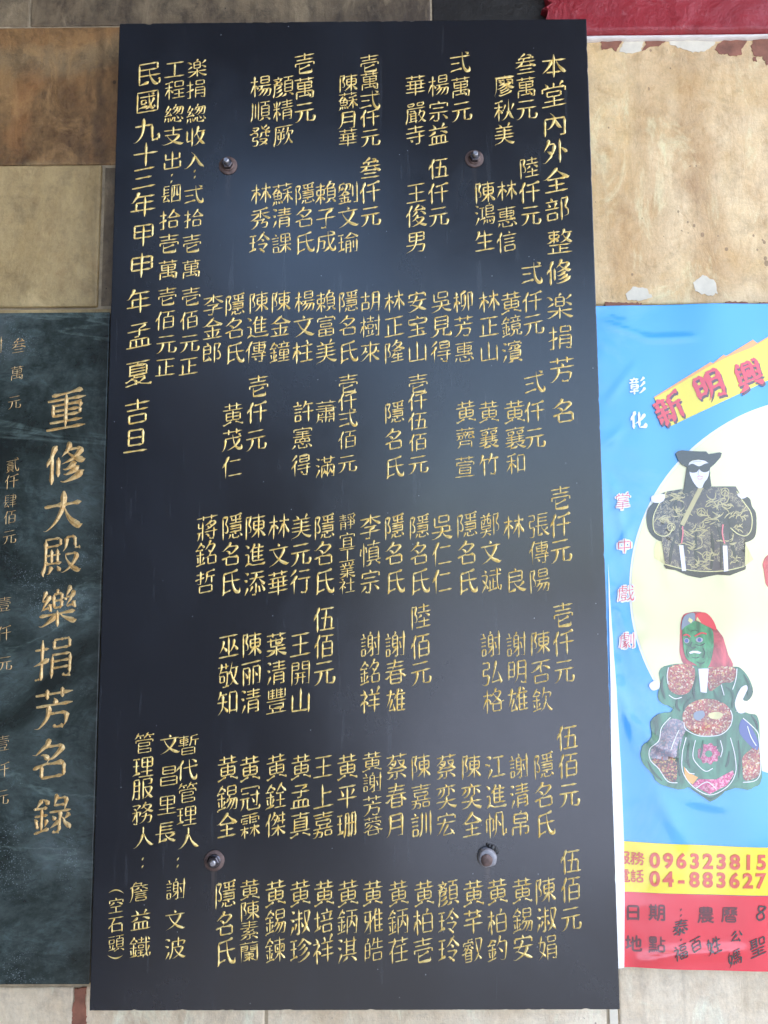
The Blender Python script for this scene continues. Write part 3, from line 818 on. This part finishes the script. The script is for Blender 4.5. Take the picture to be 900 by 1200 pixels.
def disp(x, z):
    u = x-bx0; v = z-bz0
    d = .0009*math.sin(u*58+.8+2.0*v)+.0026*math.sin(u*21+1.9-1.1*v)+.0012*math.sin(v*13+u*6)
    d += math.exp(-(u/.045)**2)*.0022*NZ.fractal(Vector((x*14, 2.7, z*12)), 1.0, 2, 3)+.0006*NZ.noise(Vector((x*24, 8.1, z*9)))
    d -= .0030*math.exp(-(u/.012)**2)*max(0, min(1, (.62-v)/.35))
    for a, b, w, h in CREASES: d -= ridge(x, z, a, b, w, h*.5)
    return d
GR = .004; LV = .00028
def surf(x, z, level): return YB+disp(x, z)-level*LV
def sheet(name, pts, mat, parent, level, px=True):
    P = [at(a, b, YB) for a, b in pts] if px else [Vector((a, 0, b)) for a, b in pts]
    bm = bmesh.new(); f = bm.faces.new([bm.verts.new((p.x, 0, p.z)) for p in P])
    bmesh.ops.triangulate(bm, faces=[f])
    for ax in (0, 2):
        lo = min(v.co[ax] for v in bm.verts); hi = max(v.co[ax] for v in bm.verts)
        k = math.ceil(lo/GR)
        while k*GR < hi:
            co = [0, 0, 0]; co[ax] = k*GR; no = [0, 0, 0]; no[ax] = 1
            bmesh.ops.bisect_plane(bm, geom=list(bm.verts)+list(bm.edges)+list(bm.faces), dist=1e-7, plane_co=co, plane_no=no); k += 1
    for v in bm.verts: v.co.y = surf(v.co.x, v.co.z, level)
    bm.normal_update()
    for q in bm.faces:
        if q.normal.y > 0: q.normal_flip()
    return from_bm(name, bm, mat, parent, True)
def ell(cx, cy, rx, ry, n=40): return [(cx+rx*math.cos(2*math.pi*k/n), cy+ry*math.sin(2*math.pi*k/n)) for k in range(n)]
def curve_pts(P, closed=True, n=4):
    out = []; N = len(P)
    for i in range(N if closed else N-1):
        a, b, c, d = (P[(i-1) % N], P[i], P[(i+1) % N], P[(i+2) % N]) if closed else (P[max(0, i-1)], P[i], P[i+1], P[min(N-1, i+2)])
        for k in range(n):
            t = k/n
            out.append(tuple(.5*(2*b[j]+(c[j]-a[j])*t+(2*a[j]-5*b[j]+4*c[j]-d[j])*t*t+(3*b[j]-a[j]-3*c[j]+d[j])*t**3) for j in (0, 1)))
    if not closed: out.append(P[-1])
    return out
def strips(name, lines, width, mat, parent, level, taper=False):
    """printed lines of a given width in pixels, one mesh"""
    V, F = [], []
    for P in lines:
        Q = curve_pts(P, False, 5) if len(P) > 2 else [(P[0][0]+(P[1][0]-P[0][0])*k/4, P[0][1]+(P[1][1]-P[0][1])*k/4) for k in range(5)]
        b = len(V); n = len(Q)
        for i, (x, y) in enumerate(Q):
            p, q = Q[max(0, i-1)], Q[min(n-1, i+1)]; tx, ty = q[0]-p[0], q[1]-p[1]; m = math.hypot(tx, ty) or 1
            h = width*.5*(1 if not taper else .25+.95*math.sin(math.pi*(i+.3)/(n+.3)))
            for s in (-1, 1):
                w = at(x-ty/m*h*s, y+tx/m*h*s, YB); V.append((w.x, surf(w.x, w.z, level), w.z))
        for i in range(n-1): o = b+2*i; F.append((o, o+1, o+3, o+2))
    o = mesh(name, V, F, mat, parent)
    for p in o.data.polygons:
        if p.normal.y > 0: p.flip()
    return o
def brush_print(name, items, w, mat, parent, level, even=False, off=(0, 0), sx=.95, rise=.08):
    """brush characters printed or written on the sheet: (char, px, py, size px, turn in degrees)"""
    V, F = [], []
    for ch, px, py, size, turn in items:
        ca, sa = math.cos(math.radians(turn)), math.sin(math.radians(turn))
        lv = level
        for rows in ribbons(ch, w, rise=rise, even=even):
            b = len(V); lv += .02
            for l, m, r, h in rows:
                for q in (l, r):
                    ex, ey = (q[0]-.5)*size*sx, (q[1]-.38)*size
                    p = at(px+off[0]+ex*ca-ey*sa, py+off[1]-(ex*sa+ey*ca), YB); V.append((p.x, surf(p.x, p.z, lv), p.z))
            for i in range(len(rows)-1): o = b+2*i; F.append((o, o+1, o+3, o+2))
    o = mesh(name, V, F, mat, parent)
    for p in o.data.polygons:
        if p.normal.y > 0: p.flip()
    return o
def type_print(name, items, mat, parent, level, bold=.02):
    """plain printed type: (text, px, py of its centre, size px)"""
    V, F = [], []
    for text, px, py, size in items:
        cu = bpy.data.curves.new('type', 'FONT'); cu.body = text; cu.offset = bold; cu.resolution_u = 4
        ob = bpy.data.objects.new('type', cu); C.objects.link(ob)
        dg = bpy.context.evaluated_depsgraph_get(); m = ob.evaluated_get(dg).to_mesh()
        xs = [v.co.x for v in m.vertices]; ys = [v.co.y for v in m.vertices]
        cx, cy = (min(xs)+max(xs))/2, (min(ys)+max(ys))/2; b = len(V)
        cy = .36 if text in '0123456789-' else cy
        for v in m.vertices:
            p = at(px+(v.co.x-cx)*size, py-(v.co.y-cy)*size+(px-816)*.012, YB); V.append((p.x, surf(p.x, p.z, level), p.z))
        F += [tuple(b+i for i in q.vertices) for q in m.polygons]
        bpy.data.objects.remove(ob); bpy.data.curves.remove(cu)
    o = mesh(name, V, F, mat, parent)
    for p in o.data.polygons:
        if p.normal.y > 0: p.flip()
    return o
P_ = {}
def ink(name, col, var=.06, scale=14):
    if name not in P_: P_[name] = vinyl(name, col, var, scale)
    return P_[name]
t = NT('sky_blue_print')
cl = t.ramp(t.noise(7, 6, .6, .5, vec=t.pos((1, 1, .8), (3, 1, 2))), [(.52, 0.0), (.75, .35)])
t.out(t.mix(cl, (.050, .38, .83), (.35, .66, .92)), .30, t.bump(t.noise(55, 3, .6), .06, .0010), spec=.6, coat=1.0, coat_rough=.08)
I_blue = t.m
I_white = ink('white_print', (.82, .83, .82)); I_cream = ink('cream_print', (.81, .78, .46)); I_yel = ink('yellow_print', (.86, .70, .015)); I_or = ink('orange_print', (.86, .38, .08))
I_red = ink('red_print', (.74, .022, .045)); I_dred = ink('dark_red_shadow_print', (.10, .012, .03)); I_tel = ink('red_orange_print', (.66, .085, .04)); I_blk = ink('black_print', (.022, .02, .025), .2)
I_drk = ink('dark_maroon_type', (.11, .012, .022)); I_pink = ink('rose_print', (.74, .16, .20)); I_pen = ink('black_marker', (.03, .015, .022), .2)
banner = thing('banner', 'glossy blue vinyl banner printed with two puppets, hung beside the black plaque', 'banner', (bx0+.28, YB, BASE+.43))
nxs, nzs = 140, 202
V, F = [], []
x1b = bx0+.56
gx = [bx0]+[k*GR for k in range(math.ceil(bx0/GR+.01), int(x1b/GR)+1)]
gz = [bz0]+[k*GR for k in range(math.ceil(bz0/GR+.01), int(bz1/GR)+1)]+[bz1]
for z in gz:
    for x in gx:
        xx = x+(.0012*NZ.noise(Vector((1, 2, z*14))) if x == bx0 else 0)
        V.append((xx, surf(xx, z, 0), z))
n = len(gx)
for j in range(len(gz)-1):
    for i in range(n-1): a = j*n+i; F.append((a, a+1, a+n+1, a+n))
vs = mesh('vinyl_sheet', V, F, I_blue, banner, True)
sm = vs.modifiers.new('thickness', 'SOLIDIFY'); sm.thickness = .0005; sm.offset = 1
for p in vs.data.polygons:
    if p.normal.y > 0: p.flip()
sm.offset = -1
circ = [p for p in ell(966, 690, 226, 222, 120)]
circ = [(min(x, 985), y) for x, y in circ]
sheet('circle_rim', [(min(x, 986), y) for x, y in ell(966, 690, 228.5, 225, 120)], I_white, banner, 1)
sheet('cream_circle', circ, I_cream, banner, 2)
sheet('ribbon_back', [(766, 465.5), (831, 425.5), (833.5, 427), (846, 417), (849, 418.5), (881, 399), (886, 403), (903, 393), (940, 371), (940, 440), (900, 440), (800, 480)], I_or, banner, 3)
sheet('ribbon', [(767, 466.5), (832, 429), (850, 420), (880, 408), (900, 396), (940, 374), (940, 424), (900, 446), (806, 490), (787, 499), (779, 497)], I_yel, banner, 4)
big = [('新', 784, 479, 37, 24), ('明', 829, 453, 37, 22), ('興', 876, 440, 37, 20)]
brush_print('headline_shadow', big, .145, I_dred, banner, 5, False, (1.8, 2.6), 1.0)
brush_print('headline', big, .145, I_red, banner, 6, False, (0, 0), 1.0)
for item in (('彰', 747, 452, 22, 2), ('化', 748, 492, 22, 2)): brush_print('place_name', [item], .13, I_white, banner, 5)
side = [('掌', 730.5, 587, 21, 0), ('中', 732, 640, 20, 0), ('戲', 733.5, 695, 21, 0), ('劇', 735, 750, 21, 0)]
for item in side:
    so = brush_print('side_title', [item], .070, I_pink, banner, 6)
    brush_print('outline', [item], .27, I_white, so, 5, True)
sheet('phone_band', [(724, 986.5), (900, 992.5), (990, 995), (990, 1052), (900, 1049), (727, 1046)], I_yel, banner, 3)
sheet('date_band', [(727, 1046), (900, 1049.5), (990, 1052), (990, 1140), (900, 1137.6), (727, 1134)], I_red, banner, 3.5)
brush_print('phone_heading', [('服', 731.5, 1006, 16.5, 0), ('務', 747.5, 1006.5, 16.5, 0), ('電', 731.5, 1027, 16.5, 0), ('話', 747.5, 1027.5, 16.5, 0)], .13, I_tel, banner, 5, True, (0, 0), 1.0, 0.0)
type_print('phone_number', [(c, 767.3+15.45*i, 1008.3, 24) for i, c in enumerate('096323815')]+[(c, 767.3+15.4*i, 1030.0, 24) for i, c in enumerate('04-883627')], I_tel, banner, 5, .035)
brush_print('date_heading', [(c, x, y, 21, 0) for c, x, y in (('日', 742.5, 1070), ('期', 770, 1069), ('：', 797.5, 1069), ('農', 826.5, 1071), ('曆', 854, 1071))], .12, I_drk, banner, 5, True, (0, 0), 1.0, 0.0)
brush_print('place_heading', [(c, x, y, 21, 0) for c, x, y in (('地', 743, 1106), ('點', 770, 1106.5), ('：', 797.5, 1104))], .12, I_drk, banner, 5, True, (0, 0), 1.0, 0.0)
brush_print('handwriting', [('泰', 797, 1086, 21, -8), ('福', 797, 1115, 20, 6), ('百', 815, 1106, 18, 10), ('姓', 836, 1107, 21, 8), ('公', 862, 1096, 16, -14),
    ('媽', 860, 1121, 20, 9), ('聖', 887, 1108, 24, 5)], .10, I_pen, banner, 6, False, (0, 0), .9, .3)
strips('handwriting', [[(895, 1062), (889, 1061), (888, 1066), (893, 1069), (894, 1075), (888, 1077), (886, 1072), (892, 1067), (896, 1063), (894, 1061)]], 2.0, I_pen, banner, 6)
hx = lambda px, py: (at(px, py, YB).x, at(px, py, YB).z)
sheet('white_hem', [(bx0, bz0)]+[hx(x, y) for x, y in ((731.5, 1134), (732.5, 1046), (732, 985), (728, 900), (721.5, 800), (716, 720), (712.5, 660))], I_white, banner, 7, px=False)

# first printed figure: puppet in a black hat, eye mask and gold-figured dark robe
def U1(P): return [(740+x/5.625, 510+y/5.625) for x, y in P]
fig = bpy.data.objects.new('puppet_picture', None); fig.location = banner.location; link(fig, banner)
def brocade(name, ground, thread, sc, thick, cover):
    t = NT(name)
    n = t.noise(sc, 3, .55, 1.2); g = t.ramp(t.noise(sc*.26, 3, .6, .8, vec=t.pos(loc=(3, 3, 3))), [(cover-.03, 0.0), (cover+.03, 1.0)])
    line = t.ramp(t.math('ABSOLUTE', t.math('SUBTRACT', n, .5)), [(thick*.5, 1.0), (thick, 0.0)])
    shade = t.ramp(t.noise(16, 4, .6, .6), [(.36, .35), (.62, 1.5)])
    c = t.mix(t.math('MULTIPLY', line, g), t.mix(1.0, ground, shade, 'MULTIPLY'), thread)
    return t.out(c, .22, spec=.6, coat=1.0, coat_rough=.08)
def glitter(name, cols, sc=620):
    t = NT(name); v = t.n.new('ShaderNodeTexVoronoi'); v.inputs['Scale'].default_value = sc; t.link(t.pos(), v.inputs['Vector'])
    sep = t.n.new('ShaderNodeSeparateColor'); t.link(v.outputs['Color'], sep.inputs[0]); k = len(cols)
    c = t.ramp(sep.outputs[0], [(i/k, q) for i, q in enumerate(cols)], 'CONSTANT')
    shade = t.ramp(t.noise(22, 4, .6, .6), [(.36, .55), (.62, 1.35)])
    return t.out(t.mix(1.0, c, shade, 'MULTIPLY'), .22, spec=.6, coat=1.0, coat_rough=.08)
def cloth(name, col, sc=20, lo=.5, hi=1.5):
    t = NT(name); shade = t.ramp(t.noise(sc, 6, .65, .9, vec=t.pos((1.6, 1, .7))), [(.36, lo), (.64, hi)])
    return t.out(t.mix(1.0, col, shade, 'MULTIPLY'), .22, spec=.6, coat=1.0, coat_rough=.08)
I_robe = brocade('plum_brocade_print', (.050, .036, .044), (.34, .28, .17), 230, .05, .51); I_gold = ink('old_gold_print', (.50, .42, .20), .1, 60); I_skin = ink('white_face_print', (.78, .76, .84)); I_pale = cloth('pale_yellow_print', (.70, .64, .30), 26, .7, 1.25)
I_slate1 = ink('grey_print', (.42, .40, .46)); I_blackhat = ink('hat_black_print', (.020, .016, .018), .2)
sheet('skirt_lining', U1([(165, 700), (270, 690), (240, 790), (215, 850), (150, 810), (150, 750)]), I_pale, fig, 3)
sheet('skirt_lining', U1([(665, 685), (740, 705), (800, 820), (745, 860), (690, 800)]), I_pale, fig, 3)
sheet('sleeve_trim', U1(curve_pts([(225, 375), (150, 440), (110, 490), (100, 560), (120, 640), (180, 695), (260, 700), (300, 650), (290, 560), (330, 450)])), I_blackhat, fig, 3.5)
sheet('sleeve_trim', U1(curve_pts([(690, 400), (770, 415), (790, 470), (818, 520), (818, 640), (790, 690), (720, 705), (640, 640), (650, 520)])), I_blackhat, fig, 3.5)
sheet('hem_trim', U1([(210, 855), (240, 846), (300, 870), (450, 895), (600, 895), (700, 875), (748, 862), (745, 885), (640, 925), (560, 920), (450, 942), (370, 925), (290, 890), (225, 880)]), I_blackhat, fig, 4)
sheet('robe', U1([(235, 370), (330, 355), (420, 345), (520, 340), (680, 340), (692, 400), (775, 500), (792, 560), (782, 630), (745, 670), (690, 652), (642, 615), (690, 720), (740, 862), (700, 880), (600, 898), (450, 898), (340, 884), (220, 850), (240, 760), (282, 640), (215, 668), (155, 640), (140, 560), (165, 480), (215, 410)]), I_robe, fig, 4.5)
rnd = random.Random(3); sw = []; FIG = 1.6
for cx, cy, k, s in ((550, 430, 9, 70), (535, 550, 9, 65), (400, 650, 8, 60), (395, 745, 8, 60), (440, 850, 8, 60), (690, 520, 9, 60), (690, 610, 6, 45), (265, 415, 9, 55), (320, 510, 8, 50), (205, 560, 9, 50), (610, 700, 5, 45), (330, 400, 4, 40), (600, 470, 5, 45), (480, 620, 5, 45), (520, 800, 5, 45), (660, 820, 5, 40)):
    for i in range(int(k*FIG)):
        a = rnd.uniform(-.5, .7)+(math.pi if rnd.random() < .35 else 0); L = s*rnd.uniform(.5, 1.3); x, y = cx+rnd.uniform(-s, s)*.7, cy+rnd.uniform(-s, s)*.42
        c = rnd.uniform(-.5, .5)
        sw.append(U1([(x, y), (x+L*.35*math.cos(a), y-L*.35*math.sin(a)), (x+L*.7*math.cos(a+c), y-L*.7*math.sin(a+c)), (x+L*.9*math.cos(a+1.6*c), y-L*.9*math.sin(a+1.6*c))]))
strips('robe_pattern', sw, 1.0, I_gold, fig, 5.2, True)
for x, y in ((608, 377), (455, 508), (490, 795), (262, 605)):
    strips('robe_medallion', [U1([(x+26*math.cos(a), y+26*math.sin(a)) for a in [k*math.pi/6 for k in range(13)]]), U1([(x-22, y+8), (x, y-12), (x+22, y+8)]), U1([(x, y-24), (x+1, y), (x, y+24)])], .9, I_gold, fig, 5.4)
strips('gold_edging', [U1([(232, 372), (190, 440), (150, 520), (142, 580), (155, 640), (205, 666), (250, 650), (280, 600)]), U1([(685, 370), (730, 440), (775, 500), (790, 560), (780, 630), (745, 665), (690, 650), (645, 612)]), U1([(215, 850), (330, 880), (450, 897), (600, 895), (735, 865)])], 1.1, I_pale, fig, 5.4)
sheet('collar', U1([(438, 345), (468, 350), (345, 600), (320, 585)]), I_gold, fig, 5.6)
sheet('hair', U1([(365, 205), (385, 195), (500, 195), (512, 250), (506, 300), (520, 338), (490, 362), (462, 345), (440, 340), (415, 350), (380, 380), (340, 385), (355, 330), (375, 270)]), I_blackhat, fig, 5.8)
sheet('face', U1(curve_pts([(378, 185), (440, 165), (502, 185), (506, 240), (492, 290), (468, 318), (462, 345), (440, 350), (418, 330), (395, 292), (378, 240)])), I_skin, fig, 6.4)
sheet('hat', U1([(290, 122), (305, 106), (330, 100), (390, 106), (440, 110), (485, 111), (500, 128), (530, 124), (570, 117), (586, 122), (578, 150), (545, 188), (512, 218), (503, 190), (480, 172), (440, 162), (400, 166), (378, 180), (366, 214), (330, 195), (305, 160)]), I_blackhat, fig, 7)
sheet('eye_mask', U1(curve_pts([(370, 205), (398, 190), (440, 207), (480, 190), (507, 192), (508, 232), (480, 247), (455, 240), (440, 226), (425, 245), (395, 248), (372, 235)])), I_blackhat, fig, 7)
for P in ([(330, 420), (345, 520), (325, 640), (335, 760), (320, 860)], [(430, 620), (420, 720), (428, 880)], [(520, 640), (530, 740), (520, 890)], [(290, 660), (262, 760), (250, 850)], [(640, 640), (660, 740), (690, 850)], [(300, 400), (290, 480), (300, 560)], [(640, 420), (635, 520), (645, 600)], [(560, 600), (585, 700), (580, 880)]): strips('robe_fold', [U1(P)], 3.0, I_blackhat, fig, 5.1, True)
strips('face_line', [U1([(440, 228), (434, 262), (446, 266)]), U1([(400, 180), (430, 176), (455, 178)])], .6, I_slate1, fig, 7)
strips('mouth', [U1([(428, 278), (445, 272), (466, 278)]), U1([(432, 288), (447, 292), (462, 287)])], .7, I_pink, fig, 7)
sheet('hand', U1(curve_pts([(130, 410), (150, 395), (215, 388), (218, 420), (190, 445), (140, 440)])), I_skin, fig, 5.6)
sheet('hand', U1(curve_pts([(690, 392), (740, 385), (755, 405), (720, 420)])), I_skin, fig, 5.6)
for P, Q in (([(312, 725), (340, 725), (358, 895), (330, 895)], [(335, 600), (338, 650), (328, 715)]), ([(592, 730), (622, 730), (628, 895), (600, 900)], [(595, 590), (590, 650), (605, 715)])):
    ts = sheet('tassel', U1(P), I_skin, fig, 6); strips('tassel_cord', [U1(Q)], 1.6, I_pink, ts, 6.2)

# second printed figure: green-faced puppet with red hair and panelled green robe
def U2(P): return [(740+x/4.8, 700+y/4.8) for x, y in P]
fig = bpy.data.objects.new('puppet_picture', None); fig.location = banner.location; link(fig, banner)
I_green = cloth('green_robe_print', (.040, .17, .095), 24, .5, 1.6); I_face = cloth('green_face_print', (.045, .26, .10), 60, .45, 1.5); I_hair = cloth('red_hair_print', (.52, .075, .09), 34, .5, 1.5); I_slate = ink('slate_print', (.22, .27, .34))
I_mauve = glitter('mauve_brocade_print', ((.22, .19, .25), (.30, .22, .26), (.16, .20, .26), (.42, .34, .36))); I_glit = glitter('rust_sequin_print', ((.34, .06, .05), (.42, .09, .07), (.24, .05, .045), (.40, .16, .10), (.50, .30, .12), (.36, .10, .08), (.62, .50, .36))); I_dark = glitter('dark_sequin_print', ((.05, .025, .025), (.12, .05, .03), (.30, .07, .05), (.42, .28, .10))); I_mag = glitter('magenta_sequin_print', ((.50, .05, .16), (.62, .10, .24), (.40, .04, .10), (.66, .30, .36))); I_navy = ink('navy_print', (.06, .10, .30)); I_dkg = cloth('dark_green_print', (.016, .075, .045), 30)
sheet('hair', U2(curve_pts([(280, 115), (330, 84), (400, 85), (450, 125), (475, 185), (508, 225), (525, 300), (560, 388), (450, 390), (400, 395), (300, 380), (272, 330), (268, 270)])), I_hair, fig, 3)
sheet('robe_top', U2(curve_pts([(150, 425), (180, 387), (290, 372), (420, 395), (560, 388), (605, 397), (652, 455), (674, 530), (640, 580), (575, 570), (565, 650), (240, 655), (238, 612), (180, 602), (145, 560), (160, 470)], True, 3)), I_green, fig, 3.5)
edge = curve_pts([(240, 640), (150, 655), (105, 700), (112, 780), (60, 840), (60, 920), (110, 990), (160, 1050), (260, 1080), (330, 1070), (400, 1120), (450, 1143), (520, 1090), (560, 1062), (640, 1075), (715, 1045), (720, 960), (710, 800), (705, 680), (650, 648), (560, 640)], True, 4)
sheet('robe_skirt', U2([(x+rnd.uniform(-4, 4), y+rnd.uniform(-4, 4)) for x, y in edge]), I_green, fig, 4)
sheet('shoulder_panel', U2(curve_pts([(210, 392), (330, 378), (352, 440), (320, 530), (250, 545), (202, 500)])), I_glit, fig, 4.5)
sheet('shoulder_panel', U2(curve_pts([(425, 402), (570, 394), (560, 470), (500, 480), (432, 525)])), I_glit, fig, 4.5)
sheet('side_panel', U2(curve_pts([(225, 680), (170, 740), (155, 800), (110, 850), (115, 905), (240, 900), (280, 790), (305, 715)])), I_mauve, fig, 4.6)
sheet('side_panel', U2(curve_pts([(112, 905), (240, 902), (247, 1030), (200, 1022), (150, 958)])), I_dark, fig, 4.6)
sheet('side_panel', U2(curve_pts([(603, 690), (640, 690), (700, 800), (690, 855), (600, 765)])), I_navy, fig, 4.6)
sheet('side_panel', U2(curve_pts([(620, 885), (705, 835), (714, 960), (690, 1010), (625, 1022), (615, 950)])), I_glit, fig, 4.6)
sheet('front_panel', U2([(335, 1055), (372, 1020), (470, 1020), (560, 968), (568, 990), (530, 1052), (435, 1104)]), I_mag, fig, 4.6)
sheet('front_panel', U2([(290, 950), (330, 990), (370, 1010), (340, 1050), (300, 1020)]), I_or, fig, 4.7)
sheet('belly_panel', U2(ell(420, 672, 138, 104)), I_glit, fig, 4.8)
sheet('belly_patch', U2(curve_pts([(350, 645), (395, 635), (405, 665), (370, 690), (345, 675)])), I_slate, fig, 5.4); sheet('belly_patch', U2(curve_pts([(425, 655), (470, 640), (505, 655), (480, 680), (440, 678)])), I_pale, fig, 5.4)
sheet('flower', U2([(428+58*math.cos(a)*(1+.1*math.cos(9*a)), 876+56*math.sin(a)*(1+.1*math.cos(9*a))) for a in [k*math.pi/36 for k in range(72)]]), I_mag, fig, 5)
sheet('flower_heart', U2(ell(428, 877, 20, 19, 20)), I_green, fig, 5.6)
for P in ([(175, 440), (165, 500), (185, 570)], [(255, 560), (250, 610), (270, 640)], [(330, 560), (300, 600), (290, 640)], [(520, 500), (560, 540), (555, 620)], [(620, 430), (650, 490), (645, 545)], [(360, 440), (345, 520), (350, 570)], [(455, 520), (470, 560), (500, 590)],
    [(265, 800), (255, 900), (268, 1000)], [(590, 800), (600, 900), (592, 1010)], [(395, 800), (390, 860), (380, 900)], [(475, 790), (480, 830), (470, 850)], [(320, 800), (312, 900), (325, 960)], [(540, 860), (535, 920), (520, 950)], [(90, 920), (120, 980), (170, 1030)], [(330, 1070), (400, 1112), (450, 1128), (520, 1078)], [(120, 690), (135, 720), (130, 770)], [(660, 660), (690, 700), (698, 740)]): strips('robe_fold', [U2(P)], 2.2, I_dkg, fig, 5.1, True)
strips('white_piping', [U2(P) for P in ([(290, 700), (300, 740), (360, 772), (420, 777), (490, 768), (540, 725), (556, 670), (545, 630)], [(215, 672), (165, 730), (150, 800), (100, 850), (103, 912), (150, 962), (200, 1032), (255, 1040)],
    [(300, 785), (280, 880), (285, 980), (340, 1060), (435, 1108), (530, 1060), (575, 980), (570, 880), (545, 785)], [(352, 800), (340, 890), (368, 940), (412, 975), (450, 958)], [(490, 800), (502, 850), (492, 895)],
    [(615, 675), (690, 745), (706, 800), (716, 960), (690, 1022), (615, 1035)], [(203, 392), (195, 440), (200, 485)], [(582, 398), (575, 460), (557, 515)], [(205, 548), (240, 568), (278, 560)], [(494, 488), (510, 548)],
    [(360, 1070), (420, 1035), (470, 1075)], [(300, 960), (320, 985), (350, 990)], [(640, 720), (660, 780), (690, 830)], [(215, 855), (240, 790), (262, 745)])], 1.0, I_white, fig, 6)
sheet('face', U2(curve_pts([(287, 165), (340, 130), (440, 172), (455, 250), (446, 330), (422, 395), (388, 405), (350, 372), (303, 340), (286, 260)])), I_face, fig, 5)
sheet('headdress', U2(curve_pts([(360, 92), (410, 86), (450, 125), (470, 182), (440, 172), (362, 128)])), I_red, fig, 6); sheet('headdress', U2(curve_pts([(276, 182), (290, 110), (345, 86), (352, 128), (300, 162)])), I_slate, fig, 6)
sheet('horn', U2([(313, 132), (320, 113), (341, 128), (330, 146)]), I_pale, fig, 7); sheet('horn', U2([(358, 128), (364, 108), (386, 142)]), I_pale, fig, 7)
for ex, ey, rx in ((305, 243, 15), (376, 238, 20)):
    e = sheet('eye', U2(ell(ex, ey, rx, 14, 18)), I_slate1, fig, 6); sheet('pupil', U2(ell(ex, ey, 10, 11, 12)), I_navy, e, 7)
strips('brow', [U2([(288, 215), (305, 208), (325, 222)]), U2([(350, 218), (385, 200), (415, 205)])], 1.6, I_red, fig, 7)
strips('nose', [U2([(335, 250), (326, 275), (345, 285), (356, 276)])], 1.3, I_dkg, fig, 7)
strips('face_line', [U2(P) for P in ([(300, 262), (318, 272), (325, 266)], [(352, 262), (380, 270), (405, 258)], [(310, 290), (305, 310), (315, 335)], [(395, 285), (405, 310), (395, 340)], [(335, 335), (355, 340), (375, 334)], [(330, 190), (350, 184), (372, 190)], [(360, 360), (385, 372), (405, 360)])], 1.0, I_dkg, fig, 7)
sheet('mouth', U2([(318, 308), (336, 300), (365, 300), (386, 308), (378, 316), (345, 311), (324, 317)]), I_skin, fig, 6.5)
sheet('beard', U2([(370, 400), (426, 398), (416, 535), (382, 530)]), I_skin, fig, 5.5)
sheet('hand', U2(curve_pts([(95, 490), (130, 465), (152, 480), (150, 510), (115, 522)])), I_skin, fig, 5); sheet('hand', U2(curve_pts([(570, 590), (600, 512), (635, 492), (640, 520), (612, 560), (636, 600), (630, 640), (590, 645)])), I_skin, fig, 5)
# edge of a third figure, cut by the frame
sheet('puppet_picture', U1(curve_pts([(862, 850), (885, 800), (930, 780), (990, 800), (1000, 980), (930, 1010), (885, 985), (872, 900)])), I_hair, banner, 3)
